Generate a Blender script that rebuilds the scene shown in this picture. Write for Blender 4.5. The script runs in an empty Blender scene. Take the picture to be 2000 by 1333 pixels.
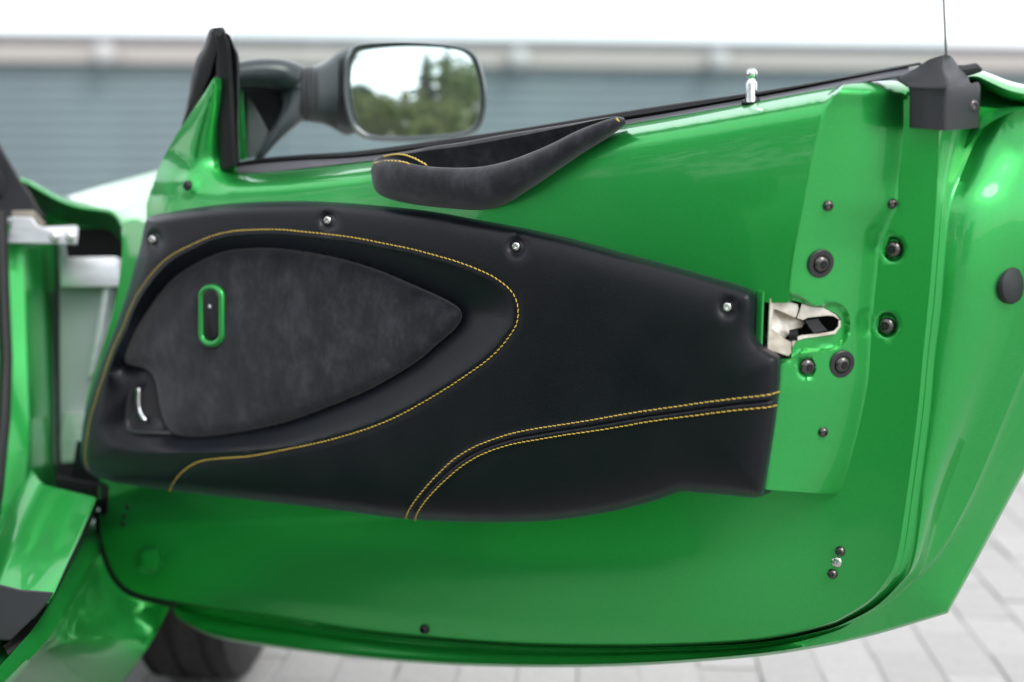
import bpy, bmesh, math, random
import numpy as np
from mathutils import Vector, Matrix
from mathutils.geometry import delaunay_2d_cdt

random.seed(7); rng = np.random.default_rng(7)
S = bpy.context.scene
COL = S.collection
R = math.radians

# ------------------------------------------------------------------ camera, sky, sun, exposure
PITCH = R(7.5); LENS = 50.0; CAM = np.array([0.0, 0.0, 0.85])
cd = bpy.data.cameras.new('camera'); cam = bpy.data.objects.new('camera', cd); COL.objects.link(cam)
cam.location = CAM; cam.rotation_euler = (R(90) - PITCH, 0, 0)
cd.lens = LENS; cd.sensor_width = 36; cd.clip_start = 0.02; cd.clip_end = 2000
cd.dof.use_dof = True; cd.dof.focus_distance = 1.46; cd.dof.aperture_fstop = 2.4
S.camera = cam

SUN_EL, SUN_AZ = R(48), R(138)         # hazy sun behind the camera's right shoulder, through thin cloud
w = bpy.data.worlds.new('World'); S.world = w; w.use_nodes = True
nt = w.node_tree; nt.nodes.clear()
out = nt.nodes.new('ShaderNodeOutputWorld'); bg = nt.nodes.new('ShaderNodeBackground')
sky = nt.nodes.new('ShaderNodeTexSky'); sky.sky_type = 'NISHITA'; sky.sun_disc = False
sky.sun_elevation = SUN_EL; sky.sun_rotation = SUN_AZ
tc = nt.nodes.new('ShaderNodeTexCoord'); nz = nt.nodes.new('ShaderNodeTexNoise')
nz.inputs['Scale'].default_value = 2.2; nz.inputs['Detail'].default_value = 4
cr = nt.nodes.new('ShaderNodeValToRGB')
cr.color_ramp.elements[0].position = 0.30; cr.color_ramp.elements[0].color = (0.45,)*3 + (1,)
cr.color_ramp.elements[1].position = 0.70; cr.color_ramp.elements[1].color = (0.85, 0.85, 0.85, 1)
mx = nt.nodes.new('ShaderNodeMixRGB'); mx.inputs['Color2'].default_value = (14.5, 14.6, 15.0, 1)
nt.links.new(tc.outputs['Generated'], nz.inputs['Vector']); nt.links.new(nz.outputs['Fac'], cr.inputs['Fac'])
nt.links.new(cr.outputs['Color'], mx.inputs['Fac']); nt.links.new(sky.outputs['Color'], mx.inputs['Color1'])
nt.links.new(mx.outputs['Color'], bg.inputs['Color']); bg.inputs['Strength'].default_value = 0.10
nt.links.new(bg.outputs['Background'], out.inputs['Surface'])

sl = bpy.data.lights.new('sun', 'SUN'); sl.energy = 1.5; sl.angle = R(30); sl.color = (1, 0.96, 0.9)
so = bpy.data.objects.new('sun', sl); COL.objects.link(so)
_d = Vector((math.sin(SUN_AZ)*math.cos(SUN_EL), math.cos(SUN_AZ)*math.cos(SUN_EL), math.sin(SUN_EL)))
so.rotation_euler = _d.to_track_quat('Z', 'Y').to_euler(); so.location = (3, 3, 8)

vs = S.view_settings; vs.view_transform = 'Standard'; vs.look = 'None'; vs.gamma = 1; vs.exposure = 0.80
vs.use_curve_mapping = False
S.cycles.max_bounces = 8; S.cycles.transparent_max_bounces = 12

# ------------------------------------------------------------------ points of the photograph on real surfaces
FPX = 2000*LENS/36
FW = np.array([0, math.cos(PITCH), -math.sin(PITCH)]); RT = np.array([1., 0, 0]); UP = np.array([0, math.sin(PITCH), math.cos(PITCH)])
def ray(px, py):
    px = np.asarray(px, float)[..., None]; py = np.asarray(py, float)[..., None]
    return FW + (px-1000)/FPX*RT - (py-666.5)/FPX*UP
def D(px, py, depth):                                   # a point at a distance in front of the camera
    return CAM + ray(px, py)*np.asarray(depth, float)[..., None]
def Zp(px, py, z):                                      # a point on a level plane
    r = ray(px, py); return CAM + r*((z-CAM[2])/r[..., 2])[..., None]
YAW = R(33)
DN = np.array([-math.sin(YAW), -math.cos(YAW), 0.0])    # the door's inward normal
DC = CAM + ray(1000, 660)*1.5
def P(px, py, w=0.0):                                   # a point on the door, w metres proud of its plane
    r = ray(px, py); wv = np.asarray(w, float)
    t = ((DC-CAM)@DN + wv)/(r@DN)
    return CAM + r*np.asarray(t)[..., None]

# ------------------------------------------------------------------ curve and polygon helpers
def crom(pts, n=8, closed=False):
    """smooth curve through points (any dimension), n samples per span"""
    p = np.asarray(pts, float); m = len(p)
    if closed: q = np.vstack([p[-1], p, p[0], p[1]])
    else: q = np.vstack([2*p[0]-p[1], p, 2*p[-1]-p[-2]])
    o = []
    for i in range(m if closed else m-1):
        a, b, c, d = q[i], q[i+1], q[i+2], q[i+3]
        for k in range(n):
            t = k/n
            o.append(0.5*((2*b) + (c-a)*t + (2*a-5*b+4*c-d)*t*t + (3*b-a-3*c+d)*t**3))
    if not closed: o.append(p[-1])
    return np.array(o)
def resample(p, step, closed=False):
    p = np.asarray(p, float)
    if closed: p = np.vstack([p, p[:1]])
    s = np.r_[0, np.cumsum(np.linalg.norm(np.diff(p, axis=0), axis=1))]
    n = max(2, int(round(s[-1]/step)))
    t = np.linspace(0, s[-1], n+1)
    if closed: t = t[:-1]
    return np.stack([np.interp(t, s, p[:, k]) for k in range(p.shape[1])], 1)
def inside(pts, poly):
    x, y = pts[:, 0], pts[:, 1]; c = np.zeros(len(pts), bool); n = len(poly); j = n-1
    for i in range(n):
        xi, yi = poly[i]; xj, yj = poly[j]
        if yi != yj:
            m = ((yi > y) != (yj > y)) & (x < (xj-xi)*(y-yi)/(yj-yi)+xi); c ^= m
        j = i
    return c
def dist(pts, line, closed=False):
    pts = np.asarray(pts, float); line = np.asarray(line, float)
    if closed: line = np.vstack([line, line[:1]])
    best = np.full(len(pts), 1e9)
    for a, b in zip(line[:-1], line[1:]):
        ab = b-a; L = ab@ab + 1e-12
        t = np.clip(((pts-a)@ab)/L, 0, 1)
        d = np.hypot(*(pts-(a+t[:, None]*ab)).T); best = np.minimum(best, d)
    return best
def tps(ctrl, smooth=0.0):
    c = np.asarray(ctrl, float); xy = c[:, :2]/500; n = len(c)
    def K(a, b):
        r2 = ((a[:, None]-b[None])**2).sum(-1); return r2*np.log(r2+1e-12)
    A = np.zeros((n+3, n+3)); A[:n, :n] = K(xy, xy) + smooth*np.eye(n)
    A[:n, n] = 1; A[:n, n+1:] = xy; A[n, :n] = 1; A[n+1:, :n] = xy.T
    s = np.linalg.solve(A, np.r_[c[:, 2], 0, 0, 0])
    def f(q):
        q = np.asarray(q, float)/500
        return K(q, xy)@s[:n] + s[n] + q@s[n+1:]
    return f
def sstep(a, b, x):
    t = np.clip((x-a)/(b-a), 0, 1); return t*t*(3-2*t)

# ------------------------------------------------------------------ object helpers
class MB:
    """collects pieces of geometry and links them as one mesh object"""
    def __init__(s): s.v = []; s.f = []; s.n = 0
    def add(s, v, f):
        v = np.asarray(v, float).reshape(-1, 3); s.v.append(v)
        s.f += [tuple(int(i)+s.n for i in q) for q in f]; s.n += len(v); return s
    def data(s, name, mat, smooth=True, angle=35):
        me = bpy.data.meshes.new(name); me.from_pydata(np.vstack(s.v).tolist(), [], s.f); me.materials.append(mat)
        me.polygons.foreach_set('use_smooth', [smooth]*len(me.polygons)); me.update()
        if smooth and angle: me.set_sharp_from_angle(angle=R(angle))
        return me
    def build(s, name, mat, parent=None, **k):
        return link(name, s.data(name, mat, **k), parent)
def link(name, me, parent=None, mat4=None):
    o = bpy.data.objects.new(name, me); COL.objects.link(o)
    if parent:
        o.parent = parent
        if parent.parent is None: o.location = -Vector(parent.location)
    if mat4 is not None:
        o.matrix_local = (Matrix.Translation(-Vector(parent.location)) if parent and parent.parent is None else Matrix()) @ mat4
    return o
def tag(o, label=None, cat=None, group=None, kind=None):
    for k, v in (('label', label), ('category', cat), ('group', group), ('kind', kind)):
        if v: o[k] = v
    return o
def empty(name, loc):
    o = bpy.data.objects.new(name, None); COL.objects.link(o); o.location = loc; o.empty_display_size = 0.1; return o
def gridfaces(a, b, wrap_a=False, wrap_b=False):
    f = []
    for i in range(a if wrap_a else a-1):
        for j in range(b if wrap_b else b-1):
            i2, j2 = (i+1) % a, (j+1) % b
            f.append((i*b+j, i*b+j2, i2*b+j2, i2*b+j))
    return f
def field(poly, wf, step=6.0, holes=(), rings=(2, 4.5, 8, 12, 17, 23), skirt=0.0, extra=(), bstep=None):
    """sheet over an outline drawn on the door: fine rings near its rim, a grid inside, each point wf metres proud"""
    bs = bstep or step*0.8
    poly = resample(poly, bs, True)
    if (poly[:, 0]*np.roll(poly[:, 1], -1)-np.roll(poly[:, 0], -1)*poly[:, 1]).sum() < 0: poly = poly[::-1]
    loops = [poly]+[resample(h, bs, True) for h in holes]
    pts = []; edges = []; n = 0
    for L in loops:
        pts.append(L); m = len(L); edges += [(n+i, n+(i+1) % m) for i in range(m)]; n += m
    x0, y0 = poly.min(0); x1, y1 = poly.max(0)
    gx, gy = np.meshgrid(np.arange(x0, x1, step), np.arange(y0, y1, step))
    gx = gx + (np.arange(gx.shape[0]) % 2)[:, None]*step/2
    g = np.stack([gx.ravel(), gy.ravel()], 1)
    g = g[inside(g, poly)]
    db = np.min([dist(g, L, True) for L in loops], 0)
    g = g[db > (rings[-1] if rings else 0)+step*0.5]
    cand = [g]
    for L in loops:
        tn = np.roll(L, -1, 0)-np.roll(L, 1, 0); nn = np.stack([-tn[:, 1], tn[:, 0]], 1); nn /= np.linalg.norm(nn, axis=1)[:, None]+1e-9
        sg = 1 if L is poly else -1
        for r in rings:
            for s2 in ((1,) if L is poly else (1, -1)):
                q = L+nn*r*s2; q = q[::(1 if r < 10 else 2)]
                q = q[inside(q, poly)]; dd = np.min([dist(q, M, True) for M in loops], 0)
                cand.append(q[dd > r-0.6])
    for e in extra:
        e = np.asarray(e, float); e = e[inside(e, poly)]; e = e[np.min([dist(e, M, True) for M in loops], 0) > 1.5]; cand.append(e)
    c = np.vstack(cand)
    for h in holes: c = c[~inside(c, np.asarray(h))]
    allp = np.vstack(pts+[c])
    vo, eo, fo, *_ = delaunay_2d_cdt([Vector(p) for p in allp], edges, [], 0, 1e-4)
    vo = np.array([tuple(v) for v in vo]); tri = np.array([f for f in fo if len(f) == 3])
    cen = vo[tri].mean(1); k = inside(cen, poly)
    for h in loops[1:]: k &= ~inside(cen, h)
    tri = tri[k]
    wv = wf(vo) if callable(wf) else np.full(len(vo), float(wf))
    V = P(vo[:, 0], vo[:, 1], wv); F = [tuple(t) for t in tri]
    nrm = np.cross(V[tri[:, 1]]-V[tri[:, 0]], V[tri[:, 2]]-V[tri[:, 0]]).sum(0)
    if nrm @ DN < 0: F = [t[::-1] for t in F]
    if skirt:
        cnt = {}
        for t in F:
            for a, b in ((t[0], t[1]), (t[1], t[2]), (t[2], t[0])): cnt[(a, b)] = 1
        be = [e for e in cnt if (e[1], e[0]) not in cnt]
        ids = sorted({i for e in be for i in e}); mp = {i: len(V)+k2 for k2, i in enumerate(ids)}
        V = np.vstack([V, V[ids]-DN*skirt]); F += [(b, a, mp[a], mp[b]) for a, b in be]
    return V, F
def loft(rails, n=8, sharp=()):
    """rails: lists of 3D points with equal counts; smooth along each rail, straight across"""
    L = [crom(r, n) if i not in sharp else resample(r, 1e9) for i, r in enumerate(rails)]
    v = np.vstack(L); return v, gridfaces(len(L), len(L[0]))
def tube(path, rad, seg=10, closed=False, caps=True, flat=None):
    p = np.asarray(path, float); n = len(p); rad = np.broadcast_to(np.asarray(rad, float), (n,))
    if closed: t = np.roll(p, -1, 0)-np.roll(p, 1, 0)
    else: t = np.gradient(p, axis=0)
    t /= np.linalg.norm(t, axis=1)[:, None]+1e-12
    ref = np.array(flat if flat is not None else DN, float)
    v = []
    for i in range(n):
        a = ref-t[i]*(ref@t[i]); a /= np.linalg.norm(a)+1e-12; b = np.cross(t[i], a)
        for k in range(seg):
            th = 2*math.pi*k/seg; v.append(p[i]+rad[i]*(math.cos(th)*a+math.sin(th)*b))
    f = gridfaces(n, seg, closed, True)
    if caps and not closed: f += [tuple(range(seg))[::-1], tuple((n-1)*seg+k for k in range(seg))]
    return np.array(v), f
def lathe(prof, seg=24):
    """profile of (radius, height) about +Z"""
    v = [(r*math.cos(2*math.pi*k/seg), r*math.sin(2*math.pi*k/seg), h) for r, h in prof for k in range(seg)]
    f = gridfaces(len(prof), seg, False, True)
    f = [q[::-1] for q in f]
    f.append(tuple((len(prof)-1)*seg+k for k in range(seg)))
    return np.array(v), [tuple(q) for q in f]
def prism(poly, back, front, inset=1.5, pf=None):
    """solid with an outline drawn on the door, bevelled towards the viewer"""
    pf = pf or P
    p = np.asarray(poly, float)
    if (p[:, 0]*np.roll(p[:, 1], -1)-np.roll(p[:, 0], -1)*p[:, 1]).sum() < 0: p = p[::-1]
    tn = np.roll(p, -1, 0)-np.roll(p, 1, 0); nn = np.stack([-tn[:, 1], tn[:, 0]], 1); nn /= np.linalg.norm(nn, axis=1)[:, None]+1e-9
    q = p+nn*inset; n = len(p)
    g = lambda a, w, d: pf(a[:, 0], a[:, 1], (w(a) if callable(w) else np.full(n, float(w)))+d)
    e = inset*0.0005*(1 if pf is P else -1)
    v = np.vstack([g(p, back, 0), g(p, front, -e), g(q, front, 0)])
    f = gridfaces(3, n, False, True); f = [t[::-1] for t in f]
    f += [tuple(range(n)), tuple(2*n+k for k in range(n))[::-1]]
    return v, f
def box(c, s, rot=0.0):
    c = np.array(c); h = np.array(s)/2
    v = np.array([[x, y, z] for x in (-1, 1) for y in (-1, 1) for z in (-1, 1)])*h
    if rot: v = v@np.array([[math.cos(rot), math.sin(rot), 0], [-math.sin(rot), math.cos(rot), 0], [0, 0, 1]])
    return v+c, [(0, 1, 3, 2), (4, 6, 7, 5), (0, 4, 5, 1), (2, 3, 7, 6), (0, 2, 6, 4), (1, 5, 7, 3)]
def rrect(x0, y0, x1, y1, r, n=6):
    o = []
    for cx, cy, a in ((x1-r, y0+r, -90), (x1-r, y1-r, 0), (x0+r, y1-r, 90), (x0+r, y0+r, 180)):
        o += [(cx+r*math.cos(R(a+90*k/n)), cy+r*math.sin(R(a+90*k/n))) for k in range(n+1)]
    return np.array(o)
def ell(cx, cy, a, b, rot=0, n=28):
    t = np.linspace(0, 2*math.pi, n, endpoint=False); c, s = math.cos(R(rot)), math.sin(R(rot))
    x, y = a*np.cos(t), b*np.sin(t); return np.stack([cx+x*c-y*s, cy+x*s+y*c], 1)
def frame(o, zdir, spin=0.0):
    z = Vector(zdir).normalized(); x = (Vector((0, 0, 1)) if abs(z.z) < 0.95 else Vector((0, 1, 0))).cross(z).normalized(); y = z.cross(x)
    m = Matrix((x, y, z)).transposed().to_4x4(); m.translation = Vector(o); return m @ Matrix.Rotation(spin, 4, 'Z')

# ------------------------------------------------------------------ materials
def M(name, col, rough=0.5, metal=0.0, **k):
    m = bpy.data.materials.new(name); m.use_nodes = True; b = m.node_tree.nodes['Principled BSDF']
    b.inputs['Base Color'].default_value = (*col, 1); b.inputs['Roughness'].default_value = rough; b.inputs['Metallic'].default_value = metal
    for a, v in k.items(): b.inputs[a.replace('_', ' ')].default_value = v
    return m
def noise(m, scale, detail=4, rough=0.55, stretch=None, obj=True):
    t = m.node_tree; n = t.nodes.new('ShaderNodeTexNoise'); n.inputs['Scale'].default_value = scale
    n.inputs['Detail'].default_value = detail; n.inputs['Roughness'].default_value = rough
    c = t.nodes.new('ShaderNodeTexCoord'); src = c.outputs['Object']
    if stretch:
        mp = t.nodes.new('ShaderNodeMapping'); mp.inputs['Scale'].default_value = stretch; t.links.new(src, mp.inputs['Vector']); src = mp.outputs['Vector']
    t.links.new(src, n.inputs['Vector']); return n
def ramp(m, src, stops):
    r = m.node_tree.nodes.new('ShaderNodeValToRGB'); e = r.color_ramp.elements
    while len(e) < len(stops): e.new(0.5)
    for i, (p, c) in enumerate(stops): e[i].position = p; e[i].color = (*c, 1) if len(c) == 3 else c
    m.node_tree.links.new(src, r.inputs['Fac']); return r
def bump(m, src, strength, distance=0.001):
    t = m.node_tree; b = t.nodes.new('ShaderNodeBump'); b.inputs['Strength'].default_value = strength; b.inputs['Distance'].default_value = distance
    t.links.new(src, b.inputs['Height']); t.links.new(b.outputs['Normal'], t.nodes['Principled BSDF'].inputs['Normal']); return b
def colr(m, src): m.node_tree.links.new(src, m.node_tree.nodes['Principled BSDF'].inputs['Base Color'])
def rgh(m, src): m.node_tree.links.new(src, m.node_tree.nodes['Principled BSDF'].inputs['Roughness'])
g3 = lambda v: (v, v, v)

paint = M('green_metallic_paint', (0.014, 0.33, 0.065), 0.34, 0.66, Coat_Weight=1.0, Coat_Roughness=0.03, Coat_IOR=1.38, Specular_IOR_Level=0.4)
n = noise(paint, 900, 2); r = ramp(paint, n.outputs['Fac'], [(0.3, (0.018, 0.315, 0.056)), (0.7, (0.027, 0.360, 0.070))]); colr(paint, r.outputs['Color'])
np_ = noise(paint, 170, 2); bp_ = bump(paint, np_.outputs['Fac'], 0.035, 0.0004); paint.node_tree.links.new(bp_.outputs['Normal'], paint.node_tree.nodes['Principled BSDF'].inputs['Coat Normal'])
leather = M('black_leather', (0.0032, 0.0042, 0.0062), 0.36, Specular_IOR_Level=0.26, Sheen_Weight=0.10, Sheen_Roughness=0.35, Sheen_Tint=(0.62, 0.74, 1.0, 1))
v = leather.node_tree.nodes.new('ShaderNodeTexVoronoi'); v.inputs['Scale'].default_value = 900
c = leather.node_tree.nodes.new('ShaderNodeTexCoord'); leather.node_tree.links.new(c.outputs['Object'], v.inputs['Vector'])
bump(leather, v.outputs['Distance'], 0.20, 0.0006)
n = noise(leather, 18, 5); r = ramp(leather, n.outputs['Fac'], [(0.35, g3(0.33)), (0.7, g3(0.44))]); rgh(leather, r.outputs['Color'])
suede = M('charcoal_suede', (0.03, 0.03, 0.036), 0.95, Specular_IOR_Level=0.15, Sheen_Weight=0.22, Sheen_Roughness=0.5)
n = noise(suede, 34, 9, 0.72, stretch=(1, 1, 0.7)); r = ramp(suede, n.outputs['Fac'], [(0.35, (0.007, 0.008, 0.011)), (0.50, (0.0155, 0.0165, 0.0215)), (0.66, (0.036, 0.037, 0.046))]); colr(suede, r.outputs['Color'])
n2 = noise(suede, 700, 3); bump(suede, n2.outputs['Fac'], 0.5, 0.001)
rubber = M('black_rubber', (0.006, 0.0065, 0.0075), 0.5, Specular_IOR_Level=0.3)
plastic = M('black_plastic', (0.014, 0.015, 0.0175), 0.48, Specular_IOR_Level=0.4)
n = noise(plastic, 1200, 2); bump(plastic, n.outputs['Fac'], 0.25, 0.0004)
strip = M('grey_trim', (0.10, 0.10, 0.115), 0.35, Specular_IOR_Level=0.6)
mhouse = M('mirror_housing_plastic', (0.018, 0.024, 0.027), 0.32, Specular_IOR_Level=0.55)
chrome = M('chrome', (0.82, 0.83, 0.84), 0.09, 1.0)
steel = M('stainless_steel', (0.62, 0.62, 0.60), 0.22, 1.0)
blacksteel = M('black_oxide_steel', (0.10, 0.092, 0.09), 0.18, 0.9)
alu = M('anodised_aluminium', (0.62, 0.64, 0.66), 0.42, 0.75)
n = noise(alu, 30, 4, stretch=(1, 1, 6)); r = ramp(alu, n.outputs['Fac'], [(0.3, (0.55, 0.57, 0.59)), (0.7, (0.70, 0.71, 0.73))]); colr(alu, r.outputs['Color'])
cream = M('zinc_plated_latch', (0.62, 0.58, 0.50), 0.34, 0.45)
n = noise(cream, 60, 5); r = ramp(cream, n.outputs['Fac'], [(0.35, (0.46, 0.41, 0.33)), (0.6, (0.70, 0.67, 0.60))]); colr(cream, r.outputs['Color'])
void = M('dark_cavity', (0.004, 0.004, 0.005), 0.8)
thread = M('yellow_thread', (0.50, 0.34, 0.028), 0.55, Sheen_Weight=0.2)
tyre_m = M('tyre_rubber', (0.035, 0.034, 0.033), 0.75)
n = noise(tyre_m, 60, 5); r = ramp(tyre_m, n.outputs['Fac'], [(0.35, g3(0.009)), (0.7, (0.026, 0.0245, 0.023))]); colr(tyre_m, r.outputs['Color'])
mirror_m = M('mirror_glass', (0.92, 0.93, 0.93), 0.0, 1.0)
carpet = M('black_sill_trim', (0.02, 0.021, 0.025), 0.6)
edge_m = M('glass_edge', (0.07, 0.075, 0.06), 0.25)
glass = bpy.data.materials.new('window_glass'); glass.use_nodes = True; t = glass.node_tree; t.nodes.clear()
o_ = t.nodes.new('ShaderNodeOutputMaterial'); tr = t.nodes.new('ShaderNodeBsdfTransparent'); tr.inputs['Color'].default_value = (0.945, 0.982, 0.975, 1)
gl = t.nodes.new('ShaderNodeBsdfGlossy'); gl.inputs['Roughness'].default_value = 0.0; fr = t.nodes.new('ShaderNodeFresnel'); fr.inputs['IOR'].default_value = 1.16
mxs = t.nodes.new('ShaderNodeMixShader'); t.links.new(fr.outputs[0], mxs.inputs[0]); t.links.new(tr.outputs[0], mxs.inputs[1]); t.links.new(gl.outputs[0], mxs.inputs[2]); t.links.new(mxs.outputs[0], o_.inputs['Surface'])

# ------------------------------------------------------------------ ground and paving
ground_m = M('pale_paving_far', (0.42, 0.415, 0.41), 0.85)
br = ground_m.node_tree.nodes.new('ShaderNodeTexBrick'); c = ground_m.node_tree.nodes.new('ShaderNodeTexCoord')
mp = ground_m.node_tree.nodes.new('ShaderNodeMapping'); mp.inputs['Rotation'].default_value = (0, 0, R(90))
ground_m.node_tree.links.new(c.outputs['Object'], mp.inputs['Vector']); ground_m.node_tree.links.new(mp.outputs['Vector'], br.inputs['Vector'])
for k_, v_ in (('Scale', 1.0), ('Brick Width', 0.2), ('Row Height', 0.1), ('Mortar Size', 0.006)): br.inputs[k_].default_value = v_
br.inputs['Color1'].default_value = (0.32, 0.315, 0.31, 1); br.inputs['Color2'].default_value = (0.29, 0.285, 0.28, 1); br.inputs['Mortar'].default_value = (0.22, 0.215, 0.21, 1)
colr(ground_m, br.outputs['Color'])
ground = MB().add([(-400, -400, -0.014), (400, -400, -0.014), (400, 400, -0.014), (-400, 400, -0.014)], [(0, 1, 2, 3)]).build('ground', ground_m, smooth=False)
tag(ground, 'pale block paved yard running back to the building', kind='structure')
bed_m = M('joint_sand', (0.34, 0.33, 0.32), 0.95)
n = noise(bed_m, 4.5, 4); r = ramp(bed_m, n.outputs['Fac'], [(0.38, (0.12, 0.115, 0.11)), (0.47, (0.30, 0.295, 0.29))]); colr(bed_m, r.outputs['Color'])
MB().add([(-5, -5, -0.0035), (6, -5, -0.0035), (6, 9, -0.0035), (-5, 9, -0.0035)], [(0, 1, 2, 3)]).build('joint_sand', bed_m, ground, smooth=False)
pav_m = M('pale_paver', (0.43, 0.425, 0.42), 0.8)
oi = pav_m.node_tree.nodes.new('ShaderNodeObjectInfo'); r1 = ramp(pav_m, oi.outputs['Random'], [(0.0, (0.300, 0.292, 0.283)), (0.5, (0.320, 0.313, 0.304)), (1.0, (0.338, 0.331, 0.322))])
n = noise(pav_m, 45, 6, 0.7); mm = pav_m.node_tree.nodes.new('ShaderNodeMixRGB'); mm.blend_type = 'MULTIPLY'; mm.inputs['Fac'].default_value = 0.8
r2 = ramp(pav_m, n.outputs['Fac'], [(0.3, g3(0.80)), (0.6, g3(1.0))])
pav_m.node_tree.links.new(r1.outputs['Color'], mm.inputs['Color1']); pav_m.node_tree.links.new(r2.outputs['Color'], mm.inputs['Color2']); colr(pav_m, mm.outputs['Color'])
bump(pav_m, n.outputs['Fac'], 0.3, 0.002)
PW, PL = 0.10, 0.20
def paver_geo(j=0.0):
    a, b, e = PW/2-0.0022, PL/2-0.0012, 0.0018
    jj = lambda: random.uniform(-j, j)
    v = [(sx*(a+jj()), sy*(b+jj()), -0.05) for sx, sy in ((-1, -1), (1, -1), (1, 1), (-1, 1))]
    v += [(x, y, -e) for x, y, _ in v[:4]]
    v += [(x-math.copysign(e, x), y-math.copysign(e, y), 0) for x, y, _ in v[:4]]
    f = [(8, 9, 10, 11)]
    for k in range(4):
        q = (k+1) % 4; f += [(k, q, 4+q, 4+k), (4+k, 4+q, 8+q, 8+k)]
    return np.array(v), f
pv_meshes = [MB().add(*paver_geo(0.002)).data('paver', pav_m, smooth=False) for _ in range(5)]
PROT = R(-4)
rest = MB(); near = 0
for i in range(-52, 62):
    for j in range(-26, 46):
        x = i*PW; y = (j + (0.5 if i % 2 else 0))*PL
        X = x*math.cos(PROT)-y*math.sin(PROT); Y = x*math.sin(PROT)+y*math.cos(PROT)
        px_ = 1000+X/max(Y, 0.1)*FPX*0.992
        if Y > 2.05 and Y < 3.75 and 470 < px_ < 2080 and (px_ > 1480 or Y < 2.5) and near < 300:
            o = link('paver', random.choice(pv_meshes), ground); near += 1
            o.location = (X, Y, random.uniform(-0.002, 0.0015)); o.rotation_euler = (random.gauss(0, 0.006), random.gauss(0, 0.006), PROT+random.gauss(0, 0.008))
        elif -4.8 < X < 5.8 and -4.8 < Y < 8.8:
            vv, ff = paver_geo(0.002); cz, sz = math.cos(PROT), math.sin(PROT)
            vv = vv@np.array([[cz, sz, 0], [-sz, cz, 0], [0, 0, 1]])+np.array([X, Y, random.uniform(-0.002, 0.0015)]); rest.add(vv, ff)
tag(rest.build('paver_field', pav_m, ground, smooth=False), kind='stuff')

# ------------------------------------------------------------------ long building behind the car
clad_m = M('grey_teal_cladding', (0.205, 0.275, 0.30), 0.55, Specular_IOR_Level=0.5)
n = noise(clad_m, 0.6, 3, stretch=(1, 1, 3)); r = ramp(clad_m, n.outputs['Fac'], [(0.35, (0.120, 0.160, 0.178)), (0.65, (0.138, 0.192, 0.203))]); colr(clad_m, r.outputs['Color'])
fascia_m = M('beige_fascia', (0.39, 0.37, 0.345), 0.75)
gutter_m = M('dark_grey_gutter', (0.12, 0.125, 0.15), 0.5)
lampw_m = M('white_lamp_glass', (0.47, 0.47, 0.465), 0.7)
roof_m = M('grey_roof_sheet', (0.45, 0.46, 0.48), 0.5)
bld = empty('warehouse', (-9.4, 24.6, 0)); bld.rotation_euler = (0, 0, R(9))
tag(bld, 'long low grey warehouse with horizontal cladding and beige fascia behind the car', 'building')
BL = 46.0; X0 = -12.0; EH = 2.83
def bpart(name, geo, mat, parent=bld, **k):
    me = MB().add(*geo).data(name, mat, **k); o = bpy.data.objects.new(name, me); COL.objects.link(o); o.parent = parent; return o
wall = bpart('wall', box((X0+BL/2, 3.12, 1.2), (BL, 6, 2.4)), M('dark_wall', (0.10, 0.12, 0.13), 0.7), smooth=False)
SH = 0.2; sv = []
prof = [(0.0, 0.0), (-0.014, 0.02), (-0.019, 0.06), (-0.019, 0.13), (-0.012, 0.165), (0.0, 0.178), (0.0, 0.198)]
v = np.array([(x, 0.10+a, b) for x in (0, BL) for a, b in prof]); slat_me = MB().add(v, gridfaces(2, len(prof))).data('slat', clad_m, smooth=True, angle=40)
for k in range(12):
    o = bpy.data.objects.new('slat', slat_me); COL.objects.link(o); o.parent = bld; o.location = (X0, 0, 0.02+k*SH)
bpart('fascia', box((X0+BL/2, -0.02, 2.60), (BL, 0.16, 0.37)), fascia_m, smooth=False)
bpart('gutter', box((X0+BL/2, -0.09, EH-0.005), (BL+0.2, 0.20, 0.085)), gutter_m, smooth=False)
rv = np.array([(X0-0.2, -0.15, EH+0.045), (X0+BL+0.2, -0.15, EH+0.045), (X0+BL+0.2, 6.2, EH+0.20), (X0-0.2, 6.2, EH+0.20), (X0-0.2, -0.15, EH+0.075), (X0+BL+0.2, -0.15, EH+0.075), (X0+BL+0.2, 6.2, EH+0.23), (X0-0.2, 6.2, EH+0.23)])
bpart('roof', (rv, [(3, 2, 1, 0), (4, 5, 6, 7), (0, 1, 5, 4), (1, 2, 6, 5), (2, 3, 7, 6), (3, 0, 4, 7)]), roof_m, smooth=False)
lamp_me = MB().add(*lathe([(0.02, -0.17), (0.11, -0.15), (0.17, -0.08), (0.19, 0.02), (0.18, 0.12), (0.12, 0.17), (0.03, 0.19)], 20)).data('wall_lamp', lampw_m)
for px_ in (205, 1012, 1402):
    # where the photograph's lamp meets the front of the fascia
    rr = ray(px_, 118); rr = rr/1.0
    a = R(9); nrm = np.array([math.sin(a), -math.cos(a), 0]); p0 = np.array([-9.4, 24.6, 0])+nrm*0.22
    tt = ((p0-CAM)@nrm)/(rr@nrm); q = CAM+rr*tt; lx = (q-np.array([-9.4, 24.6, 0]))@np.array([math.cos(a), math.sin(a), 0])
    o = bpy.data.objects.new('wall_lamp', lamp_me); COL.objects.link(o); o.parent = bld; o.location = (lx, -0.28, 2.53)

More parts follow.
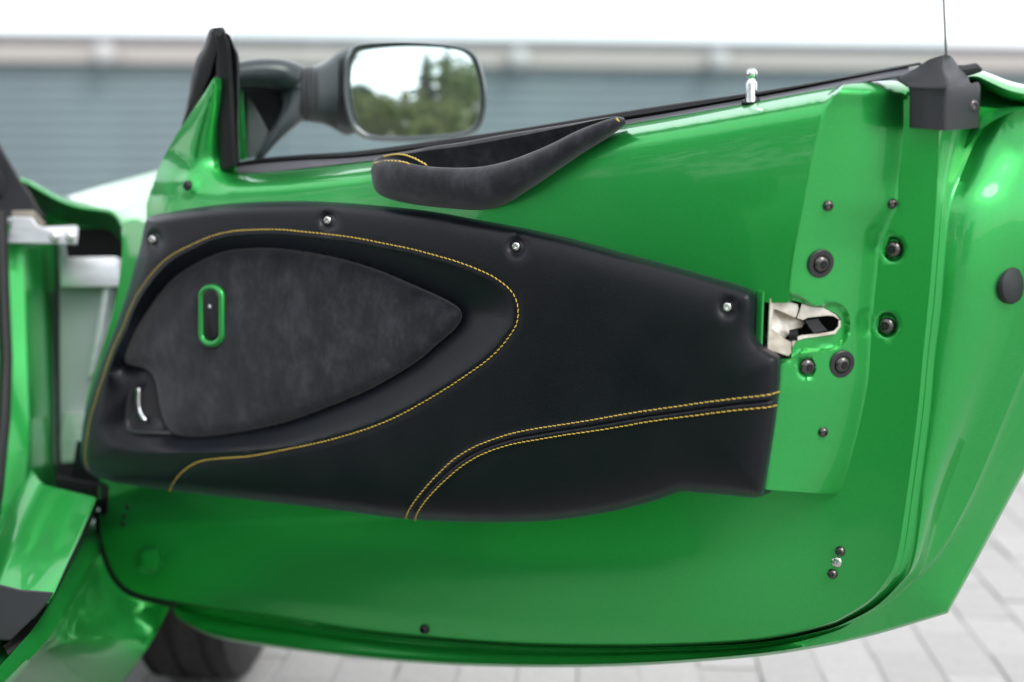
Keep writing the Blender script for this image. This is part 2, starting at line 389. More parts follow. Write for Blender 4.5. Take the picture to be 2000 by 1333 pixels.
# ------------------------------------------------------------------ trees behind the camera, seen in the wing mirror, and an added row out of view
def leafmat(name, c1, c2):
    m = M(name, c1, 0.7); n = noise(m, 1.3, 4); r = ramp(m, n.outputs['Fac'], [(0.35, c1), (0.65, c2)]); colr(m, r.outputs['Color']); return m
lm_dark = leafmat('conifer_leaf', (0.025, 0.060, 0.022), (0.055, 0.11, 0.035)); lm_mid = leafmat('bush_leaf', (0.10, 0.145, 0.030), (0.21, 0.22, 0.055)); lm_pale = leafmat('pale_bush_leaf', (0.11, 0.16, 0.05), (0.20, 0.24, 0.09))
bark = M('bark', (0.08, 0.06, 0.045), 0.9)
def tree(name, label, cat, x, y, h, rad, mat, conifer=False, nleaf=3800, seed=0):
    g = np.random.default_rng(seed); root = empty(name, (x, y, 0)); tag(root, label, cat, 'trees and bushes behind the camera, seen in the wing mirror')
    tk = MB(); tk.add(*tube([(0, 0, 0), (0.05, 0.02, h*0.35), (0, 0.05, h*0.8)], [0.05*h**0.5, 0.04*h**0.5, 0.012], 8, flat=(1, 0, 0)))
    for k in range(7):
        a = g.uniform(0, 6.28); z = h*g.uniform(0.25, 0.6); l = rad*g.uniform(0.5, 0.85)
        tk.add(*tube([(0, 0, z), (l*0.5*math.cos(a), l*0.5*math.sin(a), z+l*0.3), (l*math.cos(a), l*math.sin(a), z+l*0.55)], [0.03, 0.022, 0.008], 5, flat=(0.3, 0.2, 1)))
    o = bpy.data.objects.new('trunk', tk.data('trunk', bark)); COL.objects.link(o); o.parent = root
    if conifer:
        z = 1-np.sqrt(g.uniform(0, 1, nleaf)); a = g.uniform(0, 6.283, nleaf); lay = 0.75+0.25*np.sin(z*46+a*2)
        rr = rad*(1-z)**0.75*lay*np.sqrt(g.uniform(0.25, 1, nleaf)); c = np.stack([rr*np.cos(a), rr*np.sin(a), h*(0.06+0.94*z)], 1)
    else:
        nb = 22; bc = np.stack([g.normal(0, rad*0.45, nb), g.normal(0, rad*0.45, nb), h*(0.16+0.66*g.uniform(0, 1, nb))], 1); bc[:, :2] *= (1.15-0.6*np.abs(bc[:, 2:]/h-0.4))
        brd = rad*g.uniform(0.25, 0.5, nb); k = g.integers(0, nb, nleaf); d = g.normal(size=(nleaf, 3)); d /= np.linalg.norm(d, axis=1)[:, None]
        c = bc[k]+d*(brd[k]*np.cbrt(g.uniform(0.3, 1, nleaf)))[:, None]; c[:, 2] = np.clip(c[:, 2], 0.05, h)
    s = g.uniform(0.06, 0.14, nleaf)*(1.0 if not conifer else 0.9)
    u = g.normal(size=(nleaf, 3)); u /= np.linalg.norm(u, axis=1)[:, None]; vv = np.cross(u, g.normal(size=(nleaf, 3))); vv /= np.linalg.norm(vv, axis=1)[:, None]
    V = np.stack([c-u*s[:, None], c+vv*s[:, None]*0.6, c+u*s[:, None], c-vv*s[:, None]*0.6], 1).reshape(-1, 3)
    mb = MB(); mb.v = [V]; mb.n = len(V); mb.f = [(4*i, 4*i+1, 4*i+2, 4*i+3) for i in range(nleaf)]
    o = bpy.data.objects.new('crown', mb.data('crown', mat, smooth=False)); COL.objects.link(o); o.parent = root
    return root
tv, tf, tmi, tn = [], [], [], 0  # out-of-view trees, added to block bright sky and darken the paint
for k_, (x_, y_, h_, r_) in enumerate(((-9.5, -9.5, 8.5, 3.3), (-12.5, -4.5, 9.5, 3.6), (-13.5, 1.5, 9.0, 3.5), (-6.0, -13.5, 8.0, 2.9))):
    root = tree('tree', '', 'tree', x_, y_, h_, r_, lm_dark, False, 6500, 20+k_)
    for ch in list(root.children):
        me = ch.data; co = np.empty(len(me.vertices)*3); me.vertices.foreach_get('co', co)
        tv.append(co.reshape(-1, 3)+np.array([x_, y_, 0])); tf += [tuple(v+tn for v in p.vertices) for p in me.polygons]
        tmi += [0 if ch.name.startswith('crown') else 1]*len(me.polygons); tn += len(me.vertices)
        bpy.data.objects.remove(ch); bpy.data.meshes.remove(me)
    bpy.data.objects.remove(root)
tme = bpy.data.meshes.new('unseen_treeline'); tme.from_pydata(np.vstack(tv).tolist(), [], tf); tme.materials.append(lm_dark); tme.materials.append(bark)
tme.polygons.foreach_set('material_index', tmi); tme.update()
tag(link('unseen_treeline', tme), 'dark mass of tall unseen trees added beside the yard to darken the reflections in the paint', kind='stuff')
tree('conifer', 'tall dark pointed conifer just right of centre in the wing mirror', 'tree', 0.30, -21, 4.9, 1.15, lm_dark, True, 4200, 1)
tree('conifer', 'second dark conifer nearer the right edge of the wing mirror', 'tree', 1.30, -21.5, 5.2, 1.15, lm_dark, True, 4200, 2)
tree('bush', 'big pale green bush filling the right of the wing mirror', 'bush', 2.0, -18.5, 4.5, 1.75, lm_pale, False, 5200, 3)
tree('bush', 'low yellowish bush at the bottom middle of the wing mirror', 'bush', 0.2, -17, 2.9, 1.9, lm_mid, False, 4600, 4)
tree('bush', 'low yellow green bush at the bottom left of the wing mirror', 'bush', -2.0, -17.5, 2.5, 1.9, lm_mid, False, 4600, 5)
tree('tree', 'small round dark green tree at the left of the wing mirror', 'tree', -2.9, -22, 3.6, 1.3, lm_dark, False, 4200, 6)

# ------------------------------------------------------------------ the car
CARO = (-0.75, 1.9, 0.0)
car = empty('sports_car', CARO)
tag(car, 'green open two seat sports car with its door swung wide open', 'car')

# ---- the curves traced along the door
card_top = [(283, 438), (290, 425), (330, 414), (400, 402), (470, 395), (540, 392), (600, 391.5), (650, 393.5), (720, 398.5), (800, 406), (860, 414), (925, 426), (1010, 441), (1100, 460), (1200, 487), (1300, 514), (1400, 543), (1448, 557), (1468, 566)]
card_right = [(1477, 580), (1478, 604), (1476, 638), (1480, 657), (1491, 672), (1508, 684), (1521, 693), (1526, 708), (1524, 760), (1517, 820), (1508, 880), (1500, 930), (1493, 962), (1484, 972)]
card_bot = [(1460, 972), (1400, 966), (1345, 962), (1322, 963), (1290, 975), (1250, 987), (1200, 999), (1150, 1008), (1100, 1015), (1050, 1019), (980, 1021), (900, 1020), (816, 1016), (760, 1011), (680, 1000), (600, 990), (540, 983), (480, 976), (420, 969), (330, 958), (250, 947), (215, 941), (190, 933)]
card_left = [(172, 922), (161, 905), (158, 880), (160, 845), (165, 812), (172, 785), (180, 760), (191, 725), (202, 697), (215, 665), (227, 635), (240, 597), (252, 560), (261, 530), (269, 500), (275, 478), (279, 456)]
card = crom(card_top+card_right+card_bot+card_left, 5, True)
stitch_loop = [(171, 917), (166, 890), (170, 852), (177, 815), (190, 772), (202, 735), (217, 690), (227, 667), (240, 640), (257, 597), (280, 557), (310, 520), (340, 496), (380, 476), (415, 461), (455, 452), (502, 449), (552, 449), (602, 454), (650, 459), (700, 466), (750, 476), (800, 486), (850, 499), (900, 514), (950, 534), (980, 552), (1001, 572), (1010, 592), (1012, 610), (1010, 630), (1000, 650), (975, 682), (950, 705), (920, 727), (875, 757), (825, 787), (775, 814), (725, 835), (675, 851), (627, 864), (565, 877), (490, 891), (427, 896), (390, 902), (365, 915), (347, 932), (335, 950), (332, 960)]
rim = crom([(188, 838), (190, 810), (197, 775), (208, 738)]+[(x+6, y+6) for x, y in stitch_loop[6:14]]+[(x, y+8) for x, y in stitch_loop[14:26]]+[(x-6, y+4) for x, y in stitch_loop[26:31]]+[(x-4, y-6) for x, y in stitch_loop[31:41]]+[(565, 873), (490, 880), (400, 884), (300, 884), (240, 880), (205, 866)], 5, True)
insert = crom([(247, 685), (265, 645), (295, 597), (330, 552), (365, 525), (402, 505), (440, 491), (477, 486), (527, 485), (577, 489), (640, 500), (700, 515), (750, 532), (800, 553), (850, 575), (880, 590), (897, 602), (903, 615), (899, 629), (885, 647), (850, 677), (820, 703), (775, 732), (725, 760), (675, 782), (625, 802), (590, 815), (540, 830), (465, 845), (402, 853), (365, 853), (338, 847), (322, 827), (312, 795), (305, 752), (296, 729), (280, 719), (252, 713), (243, 704)], 5, True)
seam_a = [(1524, 765), (1497, 772), (1435, 779), (1372, 787), (1310, 796), (1260, 803), (1210, 811), (1160, 820), (1110, 828), (1050, 837), (1000, 847), (962, 859), (925, 874), (887, 897), (862, 920), (837, 946), (813, 975), (798, 998), (792, 1014)]
seam_b = [(1517, 792), (1497, 796), (1435, 802), (1372, 810), (1310, 818), (1260, 825), (1210, 834), (1160, 842), (1110, 849), (1050, 859), (1000, 868), (950, 884), (912, 904), (882, 927), (850, 957), (827, 984), (814, 1005), (811, 1018)]
ca, cb = crom(seam_a, 6), crom(seam_b, 6)
ra, rb = resample(ca, 1e9*0+6)[:], resample(cb, 6)
m_ = min(len(ra), len(rb)); ii = np.linspace(0, 1, 240)
mid = np.stack([(np.interp(ii, np.linspace(0, 1, len(ra)), ra[:, k])+np.interp(ii, np.linspace(0, 1, len(rb)), rb[:, k]))/2 for k in (0, 1)], 1)
card_screws = [(301, 468), (642, 431), (1010, 482), (1422, 600)]
WC = 0.020; DEP = 0.034
sub = lambda a, k: a[::k]
def w_card(q):
    d = dist(q, sub(card, 2), True)
    wv = WC*np.sqrt(np.clip(1-(1-np.clip(d/20, 0, 1))**2, 0, 1)) - 0.002 + 0.016*(1-np.exp(-d/34))-0.004
    ins = inside(q, rim); do = dist(q, sub(rim, 2), True); di = np.where(inside(q, insert), 0, dist(q, sub(insert, 2), True))
    t = np.where(ins, do/(do+di+1e-6), 0); wv -= DEP*np.where(ins, np.where(t < 1, 1.10*t*t/(t+0.10), 1.0), 0)
    for x, y in card_screws:
        r2 = (q[:, 0]-x)**2/0.75+(q[:, 1]-y-2)**2; wv -= 0.0115*np.exp(-r2/16**2)
    sl_ = dist(q, sub(crom(stitch_loop, 4), 2)); wv -= 0.0012*np.exp(-(sl_/4)**2)
    dm = dist(q, mid); da = np.minimum(dist(q, sub(ca, 3)), dist(q, sub(cb, 3)))
    wv += 0.0014*sstep(17, 9, dm) - 0.0024*np.exp(-(dm/2.6)**2) - 0.0009*np.exp(-(da/3)**2)
    return wv
mt_ = np.gradient(mid, axis=0); mn_ = np.stack([-mt_[:, 1], mt_[:, 0]], 1); mn_ /= np.linalg.norm(mn_, axis=1)[:, None]
ex = [resample(rim, 6, True), resample(insert, 8, True)] + [resample(mid+mn_*k, 4) for k in (-19, -14, -9, -5.5, -2.8, 0, 2.8, 5.5, 9, 14, 19)]
for x, y in card_screws: ex += [ell(x, y+2, r_*0.85, r_, 0, 18) for r_ in (5, 10, 15, 20, 26)]
dc = MB(); dc.add(*field(card, w_card, 7.5, skirt=0.02, extra=ex)); doorcard = dc.build('door_card', leather, car)
tag(doorcard, 'black leather door card with yellow stitching')

# suede insert in the oval recess
WI = WC+0.010-DEP
def w_ins(q):
    d = dist(q, sub(insert, 2), True)
    return WI-0.0012+0.013*np.sqrt(np.clip(1-(1-np.clip(d/26, 0, 1))**2, 0, 1))+0.006*(1-np.exp(-d/80))
MB().add(*field(insert, w_ins, 9, skirt=0.01)).build('suede_insert', suede, doorcard)

# stitching: rows of small thread loops lying on the leather
def stitches(path, wf, pitch=0.0056, rad=0.00075, lift=0.0006, slant=1.0):
    mb = MB(); q = crom(path, 10); p3 = P(q[:, 0], q[:, 1], wf(q)+lift)
    s = np.r_[0, np.cumsum(np.linalg.norm(np.diff(p3, axis=0), axis=1))]; n = int(s[-1]/pitch)
    at = lambda u: np.array([np.interp(u, s, p3[:, k]) for k in range(3)])
    for i in range(n):
        a, b = at(i*pitch), at(i*pitch+pitch*(0.80+0.06*random.random())); ax = b-a; ax /= np.linalg.norm(ax)+1e-9
        sd = np.cross(ax, DN)*rad*slant*0.6
        jr = random.uniform(-0.25, 0.25)*rad; a = a+np.cross(ax, DN)*jr
        pts = [a-sd-DN*rad*1.6, a*0.8+b*0.2-sd*0.6+DN*rad*0.2, (a+b)/2+DN*rad*0.45, a*0.2+b*0.8+sd*0.6+DN*rad*0.2, b+sd-DN*rad*1.6]
        mb.add(*tube(pts, [rad*0.6, rad, rad*1.05, rad, rad*0.6], 6))
    return mb
for nm, pth in (('stitching', stitch_loop), ('stitching', seam_a), ('stitching', seam_b)):
    tag(stitches(pth, w_card, rad=0.00064 if pth is stitch_loop else 0.00060).build(nm, thread, doorcard), kind='stuff')

# screws
def screw_mesh(name, r, mat, soc=0.42, h=0.55):
    pr = [(r*1.0, -0.004), (r, 0.0), (r*0.97, r*h*0.25), (r*0.88, r*h*0.55), (r*0.70, r*h*0.85), (r*(soc+0.1), r*h), (r*soc, r*h*0.98), (r*soc*0.92, r*h*0.45), (r*soc*0.2, r*h*0.35)]
    return MB().add(*lathe(pr, 22)).data(name, mat, angle=50)
def wat(f, x, y): return float(f(np.array([[x, y]], float))[0])
sm = screw_mesh('screw', 0.0062, steel, 0.40, 0.85)
sock = MB().add(*lathe([(0.0027, 0.0), (0.0024, 0.0002), (0.001, 0.0002)], 6)).data('screw_socket', void, smooth=False)
nn_card = Vector(DN)+Vector((0.12, 0, 0.05))
for x, y in card_screws:
    mt = frame(P(x, y, wat(w_card, x, y)+0.0008), nn_card, random.uniform(0, 1))
    link('screw', sm, doorcard, mt)
for pt in ((160,),): pass

# window switch in the insert
sw = MB(); st = rrect(387+7, 554+7, 441-7, 679-7, 19.5, 8)
sw.add(*tube(P(st[:, 0], st[:, 1], np.array([wat(w_ins, *a) for a in st])+0.001), 0.0043, 12, True)); 
bez = sw.build('switch_bezel', paint, doorcard)
st2 = rrect(393, 562, 434, 670, 19, 8)
MB().add(*prism(st2, WI-0.002, WI+0.0185, 3)).build('window_switch', plastic, doorcard)
MB().add(*prism(rrect(398, 567, 429, 665, 15, 8), WI+0.016, WI+0.0215, 5)).build('switch_rocker', rubber, doorcard)
MB().add(*lathe([(0.0022, -0.001), (0.0022, 0.0006), (0.0012, 0.0014), (0.0003, 0.0016)], 14)).data
o = link('switch_light', MB().add(*lathe([(0.0022, -0.001), (0.0022, 0.0006), (0.0012, 0.0014), (0.0003, 0.0016)], 14)).data('switch_light', M('switch_legend', (0.55, 0.57, 0.6), 0.4)), doorcard, frame(P(410, 599, WI+0.0213), DN))

# inner door release: chromed lever in a dark pocket
MB().add(*prism(crom([(262, 752), (252, 790), (247, 820), (250, 842), (280, 849), (335, 851), (338, 846), (325, 824), (314, 795), (306, 752), (290, 728), (272, 730)], 3, True), WI-0.008, lambda q: w_card(q)+0.0012, 2)).build('release_pocket', void, doorcard)
lv = crom([(271, 758), (270.5, 785), (274, 805), (284, 822)], 6)
MB().add(*tube(P(lv[:, 0], lv[:, 1], w_card(lv)+0.006), np.r_[0.0026, np.linspace(0.0033, 0.0030, len(lv)-2), 0.002], 10)).build('release_lever', chrome, doorcard)
bz = crom([(258, 765), (251, 800), (250, 830), (258, 842), (290, 846), (336, 846)], 6)
MB().add(*tube(P(bz[:, 0], bz[:, 1], w_card(bz)+0.002), 0.0032, 8)).build('release_bezel', plastic, doorcard)

# ---- green inner door: upper panel and mirror sail
sail_l = [(286, 425), (286, 400), (294, 374), (304, 345), (318, 312), (332, 286), (347, 260), (362, 238), (382, 208), (402, 178), (418, 151)]
sail_r = [(420, 158), (424, 200), (425, 250), (427, 300), (431, 337)]
b_top = [(470, 337), (532, 335), (610, 326), (730, 313), (820, 302), (900, 290), (1000, 275), (1100, 261), (1227, 241), (1400, 211), (1500, 193), (1560, 182), (1610, 173), (1636, 168)]
V0 = [(1636, 168), (1618, 186), (1607, 208), (1598, 245), (1589, 285), (1577, 345), (1565, 410), (1553, 475), (1544, 530), (1538, 592)]
b_bot = [(x, y+18) for x, y in card_top[::-1][2:]]
hl = [(724, 335), (733, 372), (760, 389), (815, 401), (870, 407), (920, 411), (958, 409), (995, 396), (1030, 374), (1075, 344), (1130, 306), (1175, 277), (1208, 254), (1222, 243)]
lip = [(728, 322), (745, 313), (775, 312), (806, 320), (845, 326), (900, 328), (945, 325), (990, 315), (1030, 301), (1075, 282), (1125, 257), (1165, 241), (1200, 230), (1220, 232)]
_bt = [tuple(p) for p in crom(b_top, 4)]
polyB = np.array(sail_l+sail_r+[p for p in _bt if p[0] < 742]+[(748, 335)]+[(x, y+22) for x, y in lip[3:11]]+[(1160, 258), (1195, 250)]+[p for p in _bt if p[0] > 1205]+[(x+1.5, y) for x, y in crom(V0, 3)[1:]]+[(1500, 592)]+b_bot)
_bf = np.polyfit([p[0]/1000 for p in b_top], [p[1] for p in b_top], 5)
def ytop(x): return np.where(x < 470, 337.0+(np.polyval(_bf, 0.47)-337)*sstep(430, 470, x), np.polyval(_bf, np.maximum(x, 470)/1000))
BD = [-40, -6, 1, 6, 12, 17, 22, 27, 33, 42, 60, 90, 140, 200, 280, 420]; BW = [-0.110, -0.0660, -0.0530, -0.0425, -0.0300, -0.0195, -0.0115, -0.0065, -0.0030, -0.0005, 0.0014, 0.0026, 0.0036, 0.0040, 0.0036, 0.0010]
_bdd = crom(np.stack([BD, BW], 1), 8)
def fB(q):
    d = q[:, 1]-ytop(q[:, 0]); wv = np.interp(d, _bdd[:, 0], _bdd[:, 1])
    sh = sstep(425, 468, q[:, 0]); wv = wv*sh+np.interp(np.maximum(d, 34), _bdd[:, 0], _bdd[:, 1])*(1-sh)
    return wv-0.018*sstep(345, 280, q[:, 0])**1.5
def w_B(q):
    wv = fB(q); x, y = q[:, 0], q[:, 1]
    l = np.interp(y, [p[1] for p in sail_l[::-1]], [p[0] for p in sail_l[::-1]]); r_ = np.interp(y, [160, 250, 337], [424, 427, 437])
    u = np.clip((x-l)/(r_-l), -0.2, 1.3); cw = (r_-l)*0.00063
    ws_ = -0.012-np.where(u < 0.5, cw*0.62*np.abs((0.5-u))**1.25, cw*1.05*np.abs(u-0.5)**1.35)+0.010*sstep(340, 150, y)
    k = sstep(462, 425, x)*sstep(385, 300, y); wv = wv*(1-k)+ws_*k
    r2 = (q[:, 0]-367)**2+(q[:, 1]-362)**2
    return wv+0.006*np.exp(-(r2/20**2)**2)
shell = MB(); shell.add(*field(polyB, w_B, 8, rings=(3, 7, 12, 18), skirt=0.03))

# ---- latch box (turned to the rear) with its pocket
V1 = np.array([(1652, 165), (1632, 184), (1621, 208), (1612, 245), (1604, 285), (1593, 345), (1581, 410), (1570, 475), (1562, 530), (1556, 592)])
V2 = np.array([(1772, 180), (1772, 255), (1768, 310), (1762, 355), (1754, 400), (1738, 436), (1728, 462), (1720, 490), (1716, 528), (1711, 580), (1706, 640), (1704, 680), (1700, 742), (1692, 792), (1682, 842), (1667, 905), (1650, 957), (1643, 967)], float)
v2c = crom(V2, 8)
DS = -0.0155; WL0, WL1 = -0.0035, -0.0800
def lin_left(y): return np.interp(y, list(V1[:, 1])+[700, 760, 880, 970], list(V1[:, 0])+[1545, 1540, 1522, 1512])
def w_L(q):
    x, y = q[:, 0], q[:, 1]; a = lin_left(y); b = np.interp(y, v2c[:, 1], v2c[:, 0])
    s = np.clip((x-a)/(b-a), -0.3, 1.2); wv = WL0+(WL1-WL0)*(0.70*s+0.30*s*s)
    lf = np.clip((a-x)/17, 0, 1); wl_ = np.where(y < 600, fB(q), 0.002); up = sstep(0, 1, lf)*0.35+lf*0.65; wv = np.where(x < a, WL0+(wl_-WL0)*up, wv)          # rounded left shoulder down to the panel
    wv = np.where(s > 0.3, DS-0.0622+0.0015*np.logaddexp(0, (wv+0.0622-DS)/0.0015), wv)
    wv -= 0.030*np.clip((186-y)/26, 0, 1.3)**2*(1-lf)                                          # rounded top
    wv -= 0.003*sstep(0.62, 0.9, s)*sstep(430, 330, y)
    wv -= 0.007*pocket(q)
    for cx, cy, rr in ((1575, 716, 21),): wv -= 0.005*sstep(rr+2, rr-5, np.hypot((q[:, 0]-cx)/0.8, q[:, 1]-cy-2))
    for cx, cy in ((1708, 466), (1690, 630)): 
        rr = np.hypot((q[:, 0]-cx)/0.62, q[:, 1]-cy); wv -= 0.0010*sstep(27, 22, rr)
    return wv
pock = crom([(1556, 575), (1592, 598), (1622, 590), (1640, 593), (1653, 604), (1660, 622), (1659, 648), (1648, 672), (1630, 684), (1600, 687), (1570, 690), (1558, 698), (1540, 706), (1500, 706), (1500, 580)], 5, True)
def pocket(q):
    d = dist(q, sub(pock, 2), True); return np.where(inside(q, pock), np.clip(d/7, 0, 1), 0)
hole = np.array([(1470, 560), (1540, 584), (1567, 592), (1585, 598), (1607, 600), (1634, 614), (1643, 624), (1642, 638), (1630, 654), (1570, 663), (1555, 667), (1547, 682), (1545, 701), (1500, 703), (1470, 690)], float)
polyL = np.array([(x-2, y) for x, y in crom(V0, 4)]+[(1500, 592), (1470, 600), (1470, 700), (1490, 800), (1485, 900), (1480, 950), (1497, 957), (1560, 961), (1630, 967)]+[(p[0]+9*min(1, (967-p[1])/60), p[1]) for p in v2c[::-1]]+[(1776, 172), (1766, 163), (1757, 159), (1740, 158), (1700, 160)], float)
shell.add(*field(polyL, w_L, 5.5, holes=[hole], rings=(1.5, 4, 7, 11, 16), skirt=0.035, extra=[resample(pock, 4, True)]))
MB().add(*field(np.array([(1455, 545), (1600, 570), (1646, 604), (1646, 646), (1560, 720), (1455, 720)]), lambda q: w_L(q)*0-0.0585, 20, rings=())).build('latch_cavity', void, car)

# ---- lower inner skin
V3 = [(1832, 195), (1834, 250), (1832, 330), (1828, 400), (1820, 510), (1812, 600), (1792, 805), (1772, 960), (1752, 1085), (1732, 1131), (1700, 1170), (1656, 1200), (1608, 1221), (1481, 1247), (1300, 1257), (1150, 1258), (1000, 1254), (850, 1243), (700, 1227), (530, 1200), (405, 1183), (325, 1172), (262, 1156), (228, 1128), (208, 1085), (198, 1046), (194, 1005)]
v3c = crom(V3, 6)
polyS = np.array([tuple(p) for p in v3c]+[(193, 960), (196, 920), (400, 900), (800, 900), (1400, 900), (1480, 700), (1600, 500), (1690, 300), (1700, 195)])
_bx = np.array([p for p in v3c if p[1] > 1150]); _bx = _bx[np.argsort(_bx[:, 0])]
def w_S(q):
    x, y = q[:, 0], q[:, 1]; h = np.interp(x, _bx[:, 0], _bx[:, 1])-y
    base = -0.0625+0.016*sstep(900, 200, x)+DS*sstep(1250, 1640, x)
    wv = base+(0.017*np.exp(-(np.minimum(h-170, 0)/130)**2)-0.006*sstep(40, -10, h))*sstep(1780, 1350, x)*sstep(-150, 800, x)
    for cx, cy in ((1745, 487), (1733, 635)): wv = wv-0.006*sstep(27, 19, np.hypot((q[:, 0]-cx)/0.85, q[:, 1]-cy))
    r = np.sqrt(((q[:, 0]-293)/22)**4+((q[:, 1]-1094)/24)**4); wv = wv+0.020*sstep(1.10, 0.62, r)
    return wv
exS = [ell(cx, cy, r_*0.85, r_, 0, 26) for cx, cy in ((1745, 487), (1733, 635)) for r_ in (15, 19, 22, 25, 28)]+[ell(293, 1094, r_, r_, 0, 22) for r_ in (8, 13, 18, 23, 28)]
shell.add(*field(polyS, w_S, 12, rings=(3, 8, 14), extra=exS, skirt=0.02))

# ---- shut face: bead, flange and outer skin edge running round the corner to the bottom
ws = lambda pts, wv: [tuple(P(x, y, a)) for (x, y), a in zip(pts, wv)]
def railset(A, B, fr, off):   # a rail between rails A and B (px) at fraction fr
    return [(a[0]+(b[0]-a[0])*fr, a[1]+(b[1]-a[1])*fr) for a, b in zip(A, B)]
A3 = [(1832, 200), (1834, 262), (1831, 330), (1828, 400), (1820, 510), (1812, 600), (1802, 700), (1792, 805), (1772, 960), (1752, 1085), (1732, 1131), (1700, 1170), (1656, 1200), (1608, 1221), (1481, 1247), (1300, 1257), (1150, 1258), (1000, 1254), (850, 1243), (700, 1227), (530, 1200), (405, 1183), (332, 1172)]
A4 = [(1960, 214), (1914, 262), (1880, 335), (1860, 400), (1849, 510), (1842, 600), (1829, 700), (1820, 805), (1800, 960), (1781, 1098), (1750, 1146), (1710, 1184), (1662, 1211), (1611, 1230), (1483, 1255), (1300, 1264), (1150, 1265), (1000, 1261), (850, 1250), (700, 1234), (530, 1207), (405, 1190), (333, 1176)]
AW = [(2060, 214), (2040, 300), (2018, 370), (2005, 430), (1992, 510), (1974, 600), (1946, 700), (1908, 805), (1850, 960), (1806, 1098), (1762, 1152), (1716, 1190), (1665, 1216), (1613, 1235), (1484, 1261), (1300, 1270), (1150, 1272), (1000, 1268), (850, 1258), (700, 1242), (530, 1216), (405, 1198), (334, 1180)]
AX = [(2130, 220), (2110, 310), (2095, 380), (2080, 450), (2060, 540), (2040, 625), (2010, 715), (1970, 812), (1904, 965), (1838, 1078), (1784, 1139), (1730, 1178), (1672, 1212), (1617, 1238), (1485, 1266), (1300, 1277), (1150, 1281), (1000, 1279), (850, 1270), (700, 1255), (530, 1230), (405, 1209), (335, 1184)]
AY = [(2200, 230), (2190, 330), (2175, 410), (2160, 490), (2140, 580), (2115, 665), (2085, 755), (2045, 832), (1972, 965), (1905, 1090), (1848, 1193), (1725, 1230), (1660, 1246), (1605, 1258), (1481, 1277), (1300, 1292), (1150, 1298), (1000, 1298), (850, 1293), (700, 1281), (530, 1260), (415, 1240), (345, 1206)]
K_ = len(A3); side = np.array([1]*9+[0.9, 0.75, 0.55, 0.35, 0.2]+[0]*(K_-14), float)
def wm(right, bottom): return side*(right+DS)+(1-side)*bottom
rl = []
topb = np.array([0.048, 0.025, 0.009, 0.002]+[0]*(K_-4), float); topf = np.array([1, 1, 0.55, 0.12]+[0]*(K_-4), float)          # the channel falls away behind the corner cover
w0 = w_S(np.array(A3))
rl.append(ws([(x-7*side[k], y-6*(1-side[k])) for k, (x, y) in enumerate(A3)], w0-0.004))
for fr_, wr, wb in ((0.0, -0.0622, 0.0), (0.05, -0.0625, -0.001), (0.11, -0.0634, -0.003), (0.30, -0.0659, -0.008), (0.35, -0.0663, -0.011), (0.40, -0.0660, -0.014), (0.45, -0.0663, -0.018), (0.52, -0.0674, -0.021), (0.78, -0.0707, -0.027), (0.84, -0.0713, -0.030), (0.92, -0.0713, -0.033), (1.0, -0.0711, -0.036)):
    rl.append(ws(railset(A3, A4, fr_, 0), side*(wr+DS)+(1-side)*(w0+wb+0.0006)-topf*fr_*0.050))
for fr_, wr, wb in ((0.12, -0.0712, -0.094), (0.30, -0.0745, -0.101), (0.55, -0.0860, -0.107), (0.8, -0.1010, -0.111)):
    rl.append(ws(railset(A4, AW, fr_, 0), wm(wr, wb)-topf*(1-fr_)*0.048-topb*fr_))
rl.append(ws(AW, wm(-0.1180, -0.113)-topb))
for fr_, wr, wb in ((0.15, -0.1205, -0.113), (0.5, -0.1245, -0.111), (0.90, -0.1290, -0.108)): rl.append(ws(railset(AW, AX, fr_, 0), wm(wr, wb)-topb))
rl.append(ws(AX, wm(-0.1345, -0.106)-topb))
for fr_, wr, wb in ((0.06, -0.1375, -0.105), (0.5, -0.1540, -0.102), (0.96, -0.1690, -0.098)): rl.append(ws(railset(AX, AY, fr_, 0), wm(wr, wb)-topb))
def rail_sm(r): # smooth along the rail, but keep the skin's sharp lower corner
    r = np.array(r); n_ = 6
    return crom(r, n_)
ycut = 10
def rail_y(r):
    r = np.array(r); return np.vstack([crom(r[:ycut+1], 6), crom(r[ycut:], 6)[1:]])
Ls = [rail_sm(r) for r in rl[:-1]]+[rail_y(rl[-1])]
yw = ws(AY, wm(-0.171, -0.097)); Ls.append(rail_y(yw))
e1 = ws([(x+1.5, y+2.5) for x, y in AY], wm(-0.174, -0.101)); Ls.append(rail_y(e1))
e2 = ws([(x+3, y+5) for x, y in AY], wm(-0.178, -0.104)); Ls.append(rail_y(e2))
e3 = ws([(x+3.5, y+5.5) for x, y in AY], wm(-0.225, -0.15)); Ls.append(rail_y(e3))
shell.add(np.vstack(Ls), gridfaces(len(Ls), len(Ls[0])))
